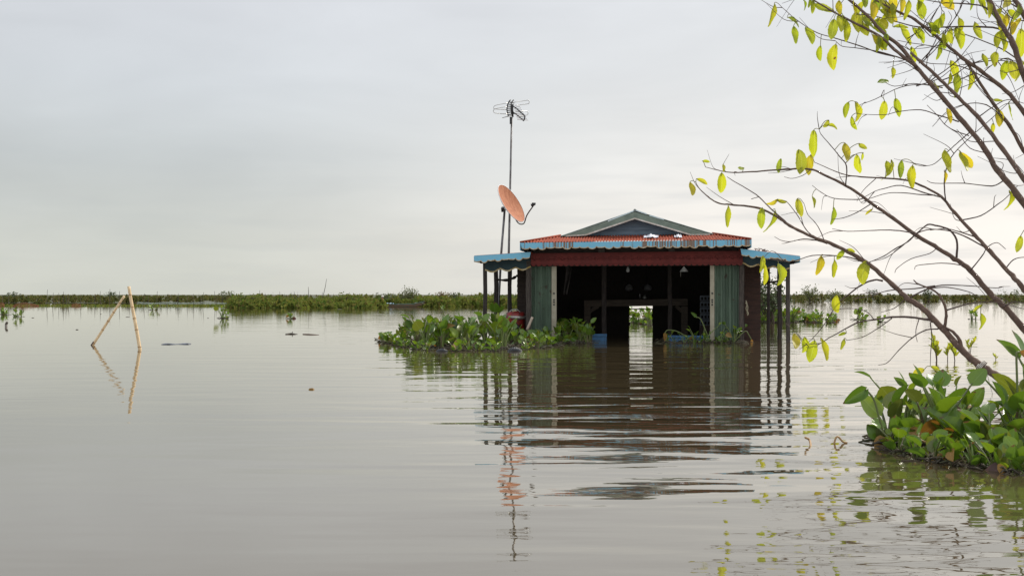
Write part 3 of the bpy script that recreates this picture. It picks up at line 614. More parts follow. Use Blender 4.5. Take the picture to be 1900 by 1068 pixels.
# back wall with its doorway
dL=L(1167,600,VB)[0]; dR=L(1211,600,VB)[0]; dZ=L(1190,567,VB)[1]
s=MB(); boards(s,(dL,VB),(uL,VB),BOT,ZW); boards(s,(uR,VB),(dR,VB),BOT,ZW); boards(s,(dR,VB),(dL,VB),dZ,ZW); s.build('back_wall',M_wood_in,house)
s=MB(); s.bar((dL-.1,VB-.1,L(1190,573,VB)[1]),(dR+.1,VB-.1,L(1190,573,VB)[1]),.04,.03); s.build('door_bar',M_post_d,house)
s=MB(); rr=random.Random(8)   # rough plank linings making the doorway edge uneven
for side,u in ((-1,dL),(1,dR)):
    zz=BOT
    while zz<dZ:
        k=rr.uniform(0,.035); s.box((min(u,u-side*k) if side>0 else u,VB-.08,zz),(u if side>0 else u+k,VB-.04,zz+.12),0); zz+=.13
s.build('door_jamb',M_wood_in,house)
# ceiling (dark underside) and inner partition walls
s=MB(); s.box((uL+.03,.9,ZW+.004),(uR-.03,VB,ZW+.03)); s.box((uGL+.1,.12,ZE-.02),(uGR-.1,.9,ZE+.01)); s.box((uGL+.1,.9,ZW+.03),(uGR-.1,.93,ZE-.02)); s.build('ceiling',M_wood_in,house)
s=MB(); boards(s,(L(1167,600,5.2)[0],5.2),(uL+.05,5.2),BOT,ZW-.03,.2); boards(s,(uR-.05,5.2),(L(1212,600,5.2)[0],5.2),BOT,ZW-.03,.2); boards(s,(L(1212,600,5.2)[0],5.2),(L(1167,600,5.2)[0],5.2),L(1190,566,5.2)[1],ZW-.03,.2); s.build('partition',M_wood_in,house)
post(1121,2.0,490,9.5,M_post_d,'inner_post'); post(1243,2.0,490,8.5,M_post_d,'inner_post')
# roof: skirt of red corrugated sheets, hipped at the corners
VE=-.65; VG=.75
e0=LV(966,450,VE); e1=LV(1393,444,VE); t0=LV(1040,438,VG); t1=LV(1322,434,VG)
zt=(t0.z+t1.z)/2; ze=(e0.z+e1.z)/2
vB=VB+.7; vT=VB-.7
def slope(mb, A, B, C, D, n, amp=.018):    # corrugated sheet: eave A-B, top D-C (trapezoid), ribs run up the slope
    A,B,C,D=map(Vector,(A,B,C,D)); ed=(B-A); Ln=ed.length; ed.normalize()
    nrm=(B-A).cross(D-A).normalized(); up=nrm.cross(ed); hgt=(D-A).dot(up)
    d0=(D-A).dot(ed); c0=(C-A).dot(ed); sp=4*n
    lo=[];hi=[];md=[]
    for i in range(sp+1):
        x=Ln*i/sp; top=1.0
        if x<d0: top=x/d0
        elif x>c0: top=(Ln-x)/(Ln-c0)
        off=nrm*(amp*sin(2*pi*i/4+.4))
        p=A+(B-A)*(i/sp); lo.append(p+off); md.append(p+up*(hgt*top*.5)+off); hi.append(p+up*(hgt*max(top,.001))+off)
    mb.grid([lo,md,hi])
E=[Vector((e0.x,VE,e0.z)),Vector((e1.x,VE,e1.z)),Vector((e1.x,vB,e1.z)),Vector((e0.x,vB,e0.z))]
T=[Vector((t0.x,VG,t0.z)),Vector((t1.x,VG,t1.z)),Vector((t1.x,vT,t1.z)),Vector((t0.x,vT,t0.z))]
roof=MB(); slope(roof,E[0],E[1],T[1],T[0],78); slope(roof,E[1],E[2],T[2],T[1],90); slope(roof,E[2],E[3],T[3],T[2],70); slope(roof,E[3],E[0],T[0],T[3],90)
RO=roof.build('skirt_roof',M_redroof,house,True)
# rusty hip flashings
for a,b in zip(E,T):
    s=MB(); s.tube([a+z*.012,b+z*.02],[.03,.03],6); s.build('hip_cap',M_redroof,RO,True)
s=MB(); ap=LV(1178,391,VG-.25)   # upper gable roof
rl=LV(1040,438.5,VG-.25); rr_=LV(1323,434,VG-.25)
for a in (rl,rr_):
    d=Vector((0,vT+.4-VG+.25,0)); n=70; lo=[];hi=[]
    for i in range(n*3+1):
        off=Vector((0,0,.012*sin(2*pi*i/3))); lo.append(a+d*(i/(n*3))+off); hi.append(ap+d*(i/(n*3))+off)
    s.grid([lo,hi] if a is rl else [hi,lo])
solid(s.build('upper_roof',M_greenroof,house),.012)
s=MB(); s.tube([ap+z*.01+Vector((0,-.06,0)),ap+z*.01+Vector((0,vT-VG+.65,0))],.035,8); s.build('ridge_cap',M_greenroof,house)
# barge boards with white lower trim
def prism(mb, pts, v0, v1):
    n=len(pts); a=[Vector((p[0],v0,p[1])) for p in pts]; b=[Vector((p[0],v1,p[1])) for p in pts]
    mb.add(a+b,[tuple(range(n)),tuple(range(2*n-1,n-1,-1))]+[(i,i+n,(i+1)%n+n,(i+1)%n) for i in range(n)])
vb=VG-.27
for pts in ([(1043,438),(1178,393),(1178,405.5),(1086,436),(1050,438.5)],[(1178,393),(1320,434.5),(1284,436),(1178,405.5)]):
    s=MB(); prism(s,[L(px,py,vb)for px,py in pts],vb-.025,vb); s.build('barge_board',M_barge,house)
for pts in ([(1050,436.8),(1086,434.6),(1178,404),(1178,406.6),(1088,437),(1050,439)],[(1178,404),(1283,434.6),(1318,433.8),(1318,435.6),(1281,436.8),(1178,406.6)]):
    s=MB(); prism(s,[L(px,py,vb)for px,py in pts],vb-.04,vb-.027); s.build('barge_trim',M_white,house)
s=MB()
for a,b in (((1128,411.2),(1179,391)),((1178,390.5),(1200,398)),((1205,400.5),(1232,408))):
    p=LV(*a,vb-.03); q_=LV(*b,vb-.03); s.add([p,q_,q_+Vector((0,.3,.0)),p+Vector((0,.3,0)),p+z*.03,q_+z*.03,q_+Vector((0,.3,.03)),p+Vector((0,.3,.03))],[(0,1,5,4),(1,2,6,5),(2,3,7,6),(3,0,4,7),(4,5,6,7),(3,2,1,0)])
s.build('loose_roof_edge',mat('pale_blue_tin',(.42,.56,.60),.5,var=(.6,.68,.7),scale=4),house)
# gable boards
s=MB(); zb=L(1178,437,VG)[1]; za=L(1178,396,VG)[1]; ul=L(1060,437,VG)[0]; ur=L(1300,437,VG)[0]; ua=L(1178,400,VG)[0]
bh=.15; zz=zb
while zz<za-.02:
    z1=min(zz+bh,za)
    f=lambda q_: (ul+(ua-ul)*(q_-zb)/(za-zb), ur+(ua-ur)*(q_-zb)/(za-zb))
    (l0,r0),(l1,r1)=f(zz),f(z1); p=[Vector((l0,VG-.012,zz)),Vector((r0,VG-.012,zz)),Vector((r1,VG+.004,z1+.004)),Vector((l1,VG+.004,z1+.004))]; q_=[x+Vector((0,.025,0)) for x in p]
    s.add(p+q_,[(0,1,2,3),(7,6,5,4),(0,4,5,1),(1,5,6,2),(2,6,7,3),(3,7,4,0)]); zz+=bh
s.build('gable_wall',M_gable,house)
# scalloped boards
def scallop(pt, pb, v, n, amp, name, m, edge, th=.022, eh=.022, pow_=.6, ragged=0, parent=None):
    a0,a1=L(*pt[0],v),L(*pt[1],v); b0,b1=L(*pb[0],v),L(*pb[1],v); rr=random.Random(n)
    top=[];bot=[];eb=[]; N_=n*8; am=[amp*rr.uniform(1-ragged,1+ragged) for _ in range(n+1)]
    for i in range(N_+1):
        t=i/N_; sc=am[min(i//8,n)]*abs(sin(pi*(i%8)/8 if i<N_ else 0))**pow_
        u=a0[0]+(a1[0]-a0[0])*t; ub=b0[0]+(b1[0]-b0[0])*t; zz=b0[1]+(b1[1]-b0[1])*t-sc+amp*.5
        top.append(Vector((u,v,a0[1]+(a1[1]-a0[1])*t))); bot.append(Vector((ub,v,zz))); eb.append(Vector((ub,v-.004,zz-eh)))
    s=MB(); s.grid([bot,top]); o=solid(s.build(name,m,parent or house),th,1)
    if edge:
        s=MB(); s.grid([eb,[p+Vector((0,-.004,.006)) for p in bot]]); solid(s.build('painted_edge',edge,o),th,1)
    return o
scallop([(966,450.5),(1393,444.5)],[(968,460),(1393,455)],VE-.035,27,.036,'front_fascia',M_fascia,M_cream,ragged=.6,eh=.017)
scallop([(985,470),(1378,465.5)],[(985,492),(1378,490.5)],-.10,38,.045,'red_valance',M_red,None)
# embossed scrolls and dots on the red valance
s=MB(); a=L(985,481,-.135); b=L(1378,478,-.135)
for k in range(15):
    t=(k+.5)/15; c=Vector((a[0]+(b[0]-a[0])*t,-.125,a[1]+(b[1]-a[1])*t)); sg=1 if k%2 else -1
    for s2 in (-1,1):
        s.tube([c+Vector((s2*(.085+sg*0)+s2*cos(q*.55)*.06*(1-q/16),0,sin(q*.55)*.075*(1-q/16))) for q in range(15)],.009,4)
    s.tube([c+Vector((x,0,.02*sin(x*30))) for x in (-.17,-.08,0,.08,.17)],.008,4)
for k in range(150):
    t=(k+.5)/150; 
    for dz in (-.125,.115): s.box((a[0]+(b[0]-a[0])*t-.008,-.134,a[1]+(b[1]-a[1])*t+dz-.008),(a[0]+(b[0]-a[0])*t+.008,-.119,a[1]+(b[1]-a[1])*t+dz+.008))
s.build('carved_relief',M_red_d,house)
for px in (1116,1246): s=MB(); u,_=L(px,460,-.05); s.box((u-.075,-.09,L(px,468,-.05)[1]-.1),(u+.075,.0,L(px,457,-.05)[1])); s.build('roof_strut',M_post,house)
s=MB(); u0=L(985,470,.05)[0]; u1=L(1378,470,.05)[0]; s.box((u0,.02,L(985,494,.05)[1]),(u1,.12,ZE)); s.build('lintel',M_wood_dark,house)
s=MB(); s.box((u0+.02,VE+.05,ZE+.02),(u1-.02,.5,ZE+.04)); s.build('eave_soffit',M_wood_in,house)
# right and left fascia returns of the skirt
for u,zz in ((e0.x-.02,e0.z),(e1.x,e1.z)):
    s=MB(); s.box((u,VE,zz-.19),(u+.02,vB,zz-.005)); s.build('side_fascia',M_fascia2,house)
s=MB(); s.box((e0.x,vB,ze-.19),(e1.x,vB+.02,ze-.005)); s.build('back_fascia',M_fascia2,house)
# lean-to roofs with blue scalloped front boards and teal valances
def lean(o_t,i_t,o_b,i_b,vo_t,vo_b,side):
    v=-.5; scallop([o_t,i_t] if side<0 else [i_t,o_t],[o_b,i_b] if side<0 else [i_b,o_b],v-.03,8,.034,'lean_to_fascia',M_fascia2,M_cream,ragged=.7,eh=.018)
    A=LV(*o_t,v); B=LV(*i_t,v); A.z-=.01; B.z-=.01
    ins=Vector((.0,0,0)); d=Vector((0,5.0,0)); s=MB(); n=62; lo=[];hi=[]
    for i in range(n*4+1):
        off=Vector((0,0,.014*sin(2*pi*i/4+.3))); lo.append(A+d*(i/(n*4))+off); hi.append(B+d*(i/(n*4))+off)
    s.grid([lo,hi] if side<0 else [hi,lo]); r=solid(s.build('lean_to_roof',M_redroof if side<0 else M_redroof,house,True),.01)
    s=MB(); s.box((min(A.x,B.x)+.05,.1,min(A.z,B.z)-.16),(max(A.x,B.x)-.05,.16,min(A.z,B.z)-.06))
    for q_ in (.0,1.75,4.1): s.bar(A+Vector((-side*.12,.55+q_,-.09)),B+Vector((0,.55+q_,-.09)),.07,.09)
    s.build('rafter',M_wood_in,house)
    scallop(vo_t,vo_b,-.04,3,.07,'teal_valance',M_teal,M_yellow,eh=.03,pow_=1.5)
    s=MB(); u=A.x; s.box((u-.01,v,A.z-.14),(u+.01,v+5,A.z-.0)); s.build('lean_to_side_fascia',M_fascia2,house)
lean((880,474.5),(985,467.5),(880,485),(983,478),[(900,478),(985,474)],[(900,502),(985,496)],-1)
lean((1484,475),(1374,461.5),(1484,483.5),(1376,473),[(1378,470),(1466,478)],[(1378,489),(1465,499)],1)
# folding gates
def gate(p0,p1,top,v,m,nr):
    u0=L(p0,560,v)[0]; u1=L(p1,560,v)[0]; zt=L(p0,top,v)[1]; rows=[[],[]]; rj=random.Random(nr)
    for i in range(nr*4+1):
        u=u0+(u1-u0)*i/(nr*4); dv=[0,.0,.03,.03][i%4]
        u+=rj.uniform(-.003,.003); dv+=rj.uniform(-.004,.004); rows[0].append(Vector((u,v+dv,BOT))); rows[1].append(Vector((u,v+dv,zt)))
    s=MB(); s.grid(rows); return solid(s.build('folding_gate',m,house),.006)
gl=gate(986,1024,488,.10,M_gate,15); gr=gate(1325,1372,488,.10,M_gate,17)
for g_,p0,p1 in ((gl,1023.5,1032.5),(gr,1317.5,1325.5)):
    u0=L(p0,560,.07)[0]; u1=L(p1,560,.07)[0]; s=MB(); s.box((u0,.06,BOT),(u1,.12,L(p0,488,.07)[1])); s.build('gate_frame',M_gate_frame,g_)
    uc=(u0+u1)/2
    for py in (556,560,565,544): s=MB(); s.box((uc-.02,.045,L(p0,py,.07)[1]-.018),(uc+.02,.058,L(p0,py,.07)[1]+.018)); s.build('lock_plate',M_black,g_)

# the timber frame standing inside
fr=empty('timber_frame',HW((L(1180,600,4.0)[0],4.0,0)),-TH); tag(fr,'dark timber frame with braced corners standing in the flooded room','wooden frame')
iu=L(1180,600,4.0)[0]
def FV(px,py,v=4.0): p=LV(px,py,v); return p-Vector((iu,4.0,0))
M_frame=mat('old_brown_timber',(.12,.095,.075),.85,var=(.07,.055,.042),scale=6,stretch=(.6,4,4))
s=MB(); a=FV(1084,563); b=FV(1276,560); s.bar(a,b,.12,.19); s.build('beam',M_frame,fr)
for px in (1090,1270):
    s=MB(); t_=FV(px,566); s.box((t_.x-.09,-.05,-.5),(t_.x+.09,.05,t_.z-.03)); s.build('leg',M_frame,fr)
for pa,pb in (((1094,578),(1110,568)),((1266,578),(1254,567))):
    s=MB(); s.bar(FV(*pa),FV(*pb),.07,.1); s.build('brace',M_frame,fr)
# things inside
def hang(name,px,py,v,prof,m,label,cat,cord=.3):
    p=LV(px,py,v); root=empty(name,HW(p),-TH); tag(root,label,cat)
    s=MB(); s.lathe(prof,18); s.build('shade',m,root,True); s=MB(); s.tube([(0,0,prof[0][1]-.01),(0,0,cord)],.006,5); s.build('cord',M_black,root); return root
r_=hang('lamp',1269,499,.7,[(.0,.06),(.02,.06),(.025,.045),(.11,-.06),(.115,-.065),(.105,-.06),(0,.03)],M_tin,'shiny tin cone lamp hanging under the red valance','lamp',.2)
s=MB(); s.tube([(-.08,0,-.06),(-.082,0,-.2)],.004,4); s.build('pull_cord',M_white,r_)
r_=hang('lamp',1165,500,.9,[(0,.07),(.02,.07),(.03,.03),(.045,-.01),(.04,-.05),(0,-.075)],mat('frosted_bulb',(.35,.36,.36),.25),'pale glass bulb lamp hanging left of the tin lamp','lamp',.2)
def potm(name,px,py,v,prof,m,label,cat,base=None):
    p=LV(px,py,v); s=MB(); s.lathe(prof,16); o=s.build(name,m,None,True); o.location=HW(p); tag(o,label,cat); return o
bz=FV(1196,560).z
M_dull=mat('dull_tin',(.42,.42,.42),.35,metal=.8)
def shelf_z(px): return L(px,560,4.0)[1]
for px,py,prof,m,lab in ((1196,553,[(0,0),(.05,0),(.062,.03),(.055,.07),(.03,.09),(.03,.11),(0,.11)],M_dull,'small round tin pot on the timber frame beam'),(1187,553,[(0,0),(.018,0),(.018,.13),(.008,.16),(0,.16)],M_dull,'thin metal bottle beside the tin pot on the beam')):
    o=potm('pot' if 'pot on' in lab else 'bottle',px,py,4.0,prof,m,lab,'pot' if 'pot on' in lab else 'bottle'); o.location.z=FV(px,560.5+(px-1180)*-.016).z+.095
for px,py,lab in ((1167,533,'pale grey bag hanging left above the beam'),(1202,533,'pale grey bag hanging right above the beam')):
    p=LV(px,py,5.0); root=empty('hanging_bag',HW(p),-TH); tag(root,lab,'bag'); s=MB(); s.lathe([(0,.11),(.03,.10),(.09,.05),(.11,-.04),(.07,-.1),(0,-.11)],10,M=Matrix.Diagonal((1.1,.5,.9,1)))
    s.build('pouch',mat('pale_bag_%d'%px,(.20,.20,.205),.6,var=(.09,.09,.1),scale=12),root,True); s=MB(); s.tube([(0,0,.1),(0,0,ZW-p.z)],.006,4); s.build('string',M_black,root)
p=LV(1054,520,1.4); root=empty('hanging_cloth',HW(p),-TH); tag(root,'grey brown cloth hanging inside near the left gate','cloth')
s=MB(); rows=[]
for i in range(14):
    t=i/13; wv=.16*(1-.55*t)+.02; rows.append([Vector((u*wv+.03*sin(t*4)-.05*t,.05*sin(u*7+t*3),ZW-p.z-.02-t*1.0)) for u in [k/9-.5 for k in range(10)]])
s.grid(rows); solid(s.build('folds',mat('grey_cloth',(.06,.052,.048),.9,var=(.03,.026,.024),scale=8),root,True),.01)
p=LV(1309,572,1.9); root=empty('bottle_crate',HW((p.x,p.y,0)),-TH); tag(root,'stack of pale blue crates inside beside the right gate','crate')
for k in range(5):
    s=MB(); zc=.35+k*.16
    s.box((-.14,-.1,zc),(.14,.1,zc+.02)); s.box((-.14,-.1,zc+.1),(.14,-.08,zc+.14)); s.box((-.14,.08,zc+.1),(.14,.1,zc+.14))
    for u in (-.13,-.045,.045,.13): s.box((u-.012,-.1,zc+.02),(u+.012,-.08,zc+.1)); s.box((u-.012,.08,zc+.02),(u+.012,.1,zc+.1))
    s.build('tray',mat('pale_blue_plastic_%d'%k,(.03,.042,.06),.4),root)
s=MB(); s.box((-.16,-.12,-.5),(.16,.12,.345)); s.build('stand',M_wood_dark,root)
# blue troughs at the threshold
def trough(pa,pb,v,top,label):
    ua=L(pa,630,v)[0]; ub=L(pb,630,v)[0]; uc=(ua+ub)/2; zt=L((pa+pb)/2,top,v)[1]; root=empty('blue_trough',HW((uc,v,0)),-TH); tag(root,label,'trough'); hw=(ub-ua)/2
    s=MB()
    s.box((-hw,-.01,-.15),(hw,.02,zt)); s.box((-hw,.33,-.15),(hw,.36,zt)); s.box((-hw,.02,-.15),(-hw+.03,.33,zt-.003)); s.box((hw-.03,.02,-.15),(hw,.33,zt-.003)); s.box((-hw+.03,.02,-.15),(hw-.03,.33,-.10))
    s.build('trough_body',M_bluepaint,root)
    s=MB(); s.box((-hw-.015,-.035,zt-.045),(hw+.015,-.012,zt+.012)); s.build('rim',M_bluepaint,root)
trough(1098,1125, .35,620,'small blue trough floating left of the doorway')
trough(1240,1321,.35,623,'long blue wooden trough floating before the right gate')
# litter on the roofs
def rag(px,py,v,wd,seed,label):
    rr=random.Random(seed); p=LV(px,py,v); fz=e0.z+(t0.z-e0.z)*(v-VE)/(VG-VE)+.035; s=MB(); rows=[]
    for i in range(9): rows.append([Vector(((k/10-.5)*wd,(i/8-.5)*.38+(.1*sin(k)),(i/8-.5)*.38*(t0.z-e0.z)/(VG-VE)+abs(rr.gauss(0,.016))+.04*exp(-((k-5.5)/2.5)**2-((i-4)/2.5)**2))) for k in range(11)])
    s.grid(rows); o=solid(s.build('rag',M_cloth,None,True),.008); o.location=HW((p.x,v,fz)); o.rotation_euler=(0,0,-TH); tag(o,label,'rag')
rag(1208,440,.05,.36,3,'larger crumpled white rag lying on the red roof'); rag(1258,441.5,.0,.18,5,'smaller crumpled white rag right of the other on the red roof')
p=LV(1413,465,-.2); s=MB(); rr=random.Random(6)
for k in range(12):
    a=Vector((rr.uniform(-.16,.16),rr.uniform(-.12,.12),rr.uniform(0,.04))); b=a+Vector((rr.uniform(-.18,.18),rr.uniform(-.1,.1),rr.uniform(-.0,.05))); s.tube([a,a.lerp(b,.5)+z*.02,b],.009,4)
o=s.build('brushwood',M_bark); o.location=HW((p.x,-.2,L(1413,465,-.5)[1]-.025)); o.rotation_euler=(0,radians(7),-TH); tag(o,'little heap of sticks on the right lean-to roof','brushwood')
s=MB(); p=LV(1384,565,-.1); s.tube(catmull([(0,0,.1),(.02,-.02,0),(.0,-.01,-.1),(.05,-.02,-.2),(.03,-.02,-.26)],4),.014,5); s.tube(catmull([(-.01,-.01,.05),(.04,-.03,-.05),(.02,-.02,-.22)],4),.012,5)
o=s.build('rope',mat('pale_rope',(.25,.22,.15),.9),None,True); o.location=HW(p); tag(o,'pale knotted rope tied on the right corner post','rope')
# red drum under the left veranda
u,_=L(956,600,.35); root=empty('drum',HW((u,.35,0)),-TH); tag(root,'red plastic drum with a battered silver rim under the left veranda','drum')
zt=L(956,577,.35)[1]
s=MB(); s.lathe([(.0,-.3),(.24,-.3),(.25,.05),(.23,.1),(.25,.15),(.25,zt-.18),(.255,zt-.16),(.235,zt-.03),(.0,zt-.0)],22); s.build('drum_body',M_redplastic,root,True)
s=MB(); s.lathe([(.252,zt-.19),(.275,zt-.17),(.272,zt-.13),(.25,zt-.11)],22,M=Matrix.Rotation(.05,4,'Y')); s.build('rim',mat('battered_silver',(.45,.43,.4),.45,var=(.15,.1,.08),scale=9,metal=.6),root,True)
s=MB(); s.tube(catmull([(-.16,-.05,zt-.05),(-.08,-.07,zt+.03),(.05,-.07,zt+.045),(.15,-.05,zt-.04)],4),.012,6); s.build('handle',M_dull,root,True)
s=MB(); s.tube([(-.05+.0,-.2,-.1),(-.05,-.26,zt-.4),(.04,-.27,zt-.33),(.12,-.24,zt-.42),(.16,-.2,-.1)],.06,8); s.build('black_hose',M_black,root,True)
# leaning stick at the left corner post
flotsam('stick',[W(978,612,24.3),W(983,600,24.3),W(988,588,24.3)],.035,mat('pale_stick',(.42,.34,.27),.8),'pale broken stick leaning by the left corner post','stick')
# ribbed black floats
def ribbed(px,py,wpx,hpx,label):
    c=P(px,py); d=c.y; w_=wpx/F*d/2; h_=hpx/F*d; s=MB(); n=44
    pts=[];rad=[]
    for i in range(n+1):
        t=i/n; pts.append(Vector(((t-.5)*2*w_,.02*sin(t*3),-h_*.35+h_*.45*sin(pi*t)))); rad.append(h_*(.62 if i%4<2 else .52)*(sin(pi*(t*.86+.07))**.5))
    s.tube(pts,rad,12); o=s.build('ribbed_float',M_tarp,None,True); o.location=c; tag(o,label,'float')
ribbed(820,651.5,24,8,'black ribbed float, the smaller and left of two at the mat rim'); ribbed(955,651,28,11,'black ribbed float, the larger and right of two at the mat rim')
flotsam('dead_leaf',[P(842,648)+z*.0,W(845,640,F*H/100),W(848,634,F*H/100)],.06,M_bamboo_n,'pale brown dead husk on the near rim of the mat','dead leaf')

# ------------------------------------------------------------------ satellite dish and antenna
dd=29.0
base=W(922,HY+F*H/dd,dd); topp=W(936.5,388,dd)
dish=empty('satellite_dish',(base.x,base.y,0)); tag(dish,'rusty orange satellite dish on a leaning pole above the left veranda','satellite dish')
o0=Vector((base.x,base.y,0))
s=MB(); pb=W(930,470,dd); pts=[base-z*.5+Vector((-.05,0,0)),base,pb,topp]; s.tube([p-o0 for p in pts],[.036,.036,.034,.032],8); s.build('pole',M_metal,dish,True)
nrm=Vector((.785,-.385,.48)).normalized(); cc=W(946,379,dd)-o0; ux=Vector((.53,0,-.85)); ux=(ux-nrm*ux.dot(nrm)).normalized(); uy=nrm.cross(ux); RD=.625
MM=Matrix(((ux[0],uy[0],nrm[0],cc[0]),(ux[1],uy[1],nrm[1],cc[1]),(ux[2],uy[2],nrm[2],cc[2]),(0,0,0,1)))
prof=[(RD*i/9,.16*((i/9)**2)-.10) for i in range(10)]
s=MB(); s.lathe(prof,40,M=MM); s.build('reflector',M_dish,dish,True)
s=MB(); s.lathe([(r,zz-.012) for r,zz in prof[1:]]+[(RD+.012,.05),(RD+.014,.065),(RD-.002,.064)],40,M=MM); s.build('back_shell',M_dishback,dish,True)
e=W(990,381,dd-.55)-o0; st=cc+ux*(RD*.98)+nrm*.03; 
s=MB(); s.tube(catmull([cc+ux*(RD*.55)-nrm*.08,cc+ux*(RD*.95)-nrm*.08,cc+ux*(RD*1.1)+nrm*.06,st.lerp(e,.45)+Vector((0,0,-.02)),e],5),.018,6); s.build('feed_arm',M_dmetal,dish,True)
s=MB(); s.lathe([(0,.08),(.035,.07),(.04,.02),(.03,-.02),(.05,-.05),(0,-.06)],10,M=Matrix.Translation(e+Vector((-.02,0,.02)))@Matrix.Rotation(1.2,4,'Y')); s.box(e+Vector((-.05,-.03,.03)),e+Vector((.06,.03,.075))); s.build('feed_horn',M_black,dish,True)
s=MB(); s.bar(topp-o0+Vector((-.06,0,-.03)),cc-nrm*.24,.09,.12); s.build('bracket',M_dmetal,dish)

dm=30.3; b0=W(944,HY+F*H/dm,dm); o0=Vector((b0.x,b0.y,0)); ant=empty('antenna_mast',o0); tag(ant,'tall thin mast with a wire loop television antenna on top','antenna')
s=MB(); s.tube([b0-o0-z*.5,W(944,470,dm)-o0,W(947,330,dm)-o0,W(949.5,218,dm)-o0],[.036,.036,.03,.028],8); s.build('mast',M_metal,ant,True)
def A(px,py,dy=0): return W(px,py,dm+dy)-o0
k=110/1305.
def AZ(x,y,dy=0): return A(900+x*k,170+y*k,dy)
s=MB(); p=AZ(575,640,-.05); s.box(p+Vector((-.045,-.04,-.1)),p+Vector((.03,.04,.11))); s.build('junction_box',M_black,ant)
for loop in ([(500,250,-.1),(360,275,-.2),(240,300,-.3),(200,325,-.3),(190,370,-.3),(240,385,-.3),(480,402,-.1)],[(480,335,-.1),(340,355,-.2),(215,382,-.3),(183,430,-.3),(215,470,-.3),(330,485,-.2),(500,495,-.05)],[(640,235,0),(800,212,.2),(940,192,.3),(968,205,.3),(968,255,.3),(935,272,.3),(800,288,.2),(660,305,0)],[(690,440,0),(800,430,.1),(920,430,.3),(945,470,.3),(935,510,.3),(850,530,.2),(700,545,0)]):
    s=MB(); s.tube(catmull([AZ(*q_) for q_ in loop],3),.011,5); s.build('loop_element',M_alum,ant,True)
s=MB()   # curved back reflector grille
for off in (0,90):
    s.tube(catmull([AZ(560+off*.75,185,.1),AZ(505+off*.8,260,0),AZ(482+off,370,-.05),AZ(488+off,450,-.05),AZ(510+off,540,0)],4),.02,5)
for i in range(7):
    t=i/6; s.tube([AZ(520-40*sin(pi*t),230+280*t,0),AZ(640-20*sin(pi*t),255+230*t,.15)],.016,4)
s.build('reflector_grille',M_dmetal,ant,True)
s=MB(); s.tube([AZ(600,310),AZ(690,370,-.1),AZ(870,530,-.6),AZ(872,590,-.6),AZ(850,640,-.6),AZ(690,500,-.1),AZ(600,450)],.022,5); s.tube([AZ(600,300),AZ(610,560,0)],.03,6); s.build('boom',M_dmetal,ant,True)
for i in range(9):
    t=i/8; s=MB(); s.tube([AZ(690+100*t*.8-60,350+130*t+100*(t>2)+150*t*.9,-.1-.5*t),AZ(770+175*t,325+90*t+220*t*.98,-.1-.5*t)],.009,4); s.build('director_rod',M_alum,ant)
s=MB(); s.tube([AZ(380,578,-.1),AZ(600,525,.1)],.012,5); s.build('lower_rod',M_alum,ant)

# ------------------------------------------------------------------ boat and its paddler
bd=F*H/(569.0-HY); bc=W(747,569,bd); boat=empty('wooden_boat',(bc.x,bc.y,0)); tag(boat,'low weathered green boat with a raised square bow moored at the bank','boat')
Lb=78/F*bd; 
def hull(name,m,inset,parent,zlift=0):
    s=MB(); rows=[]
    for i in range(19):
        t=i/18; x=(t-.48)*Lb; wd=.42*min(1,.35+2.2*t if t<.3 else 1)*(1 if t<.75 else 1-.3*((t-.75)/.25)) - inset
        sheer=.24+.05*t+(.22*((t-.72)/.28)**1.2 if t>.72 else 0); keel=-.1+(.36*((t-.68)/.32)**1.4 if t>.68 else 0)
        rows.append([Vector((x,wd*a,keel+zlift+(sheer-keel-zlift)*h_)) for a,h_ in ((-1,1),(-.92,.5),(-.7,.05),(0,0),(.7,.05),(.92,.5),(1,1))])
    s.grid(rows); s.add(rows[0],[tuple(range(7))]); s.add(rows[-1],[tuple(range(7))[::-1]]); return s.build(name,m,parent)
M_hull=mat('weathered_boat_planks',(.17,.085,.05),.85,var=(.07,.085,.055),scale=3,stretch=(1,1,5)); M_hullg=mat('faded_green_paint',(.025,.065,.042),.75,var=(.10,.13,.10),scale=4)
hull('hull',M_hull,0,boat); hull('lining',M_hullg,.035,boat,.06)
s=MB()
for sg in (-1,1):
    pts=[]
    for i in range(19):
        t=i/18; x=(t-.48)*Lb; wd=.42*min(1,.35+2.2*t if t<.3 else 1)*(1 if t<.75 else 1-.3*((t-.75)/.25)); sheer=.24+.05*t+(.22*((t-.72)/.28)**1.2 if t>.72 else 0); pts.append(Vector((x,sg*wd,sheer)))
    s.tube(pts,.04,5)
s.build('gunwale',M_hullg,boat)
s=MB(); s.box((.30*Lb,-.3,.36),(.50*Lb,.3,.40)); s.build('bow_deck',mat('pale_deck',(.40,.42,.36),.8,var=(.25,.28,.22),scale=5),boat)
s=MB(); x=-.42*Lb; s.grid([[Vector((x+i*.1,-.38+j*.15,.28+.05*sin(i*2+j)+.02)) for i in range(9)] for j in range(6)]); o=solid(s.build('tarpaulin',mat('pale_blue_tarpaulin',(.30,.42,.52),.6,var=(.2,.3,.4),scale=5)),.02); o.parent=None; o.location=(bc.x,bc.y,0.02); tag(o,'pale blue tarpaulin lying over the stern of the boat','tarpaulin')
pc=W(708.5,569,bd+.2); per=empty('person',(pc.x,pc.y,0.06)); tag(per,'person in a dark red shirt and white cap sitting in the boat','person')
def skin(name,verts,edges,radii,m,parent):
    me=bpy.data.meshes.new(name); me.from_pydata(verts,edges,[]); me.materials.append(m); o=bpy.data.objects.new(name,me); COL.objects.link(o); o.parent=parent
    o.modifiers.new('skin','SKIN'); 
    for v_,r in zip(me.skin_vertices[0].data,radii): v_.radius=(r,r)
    me.skin_vertices[0].data[0].use_root=True
    sb=o.modifiers.new('sub','SUBSURF'); sb.levels=1; sb.render_levels=2; return o
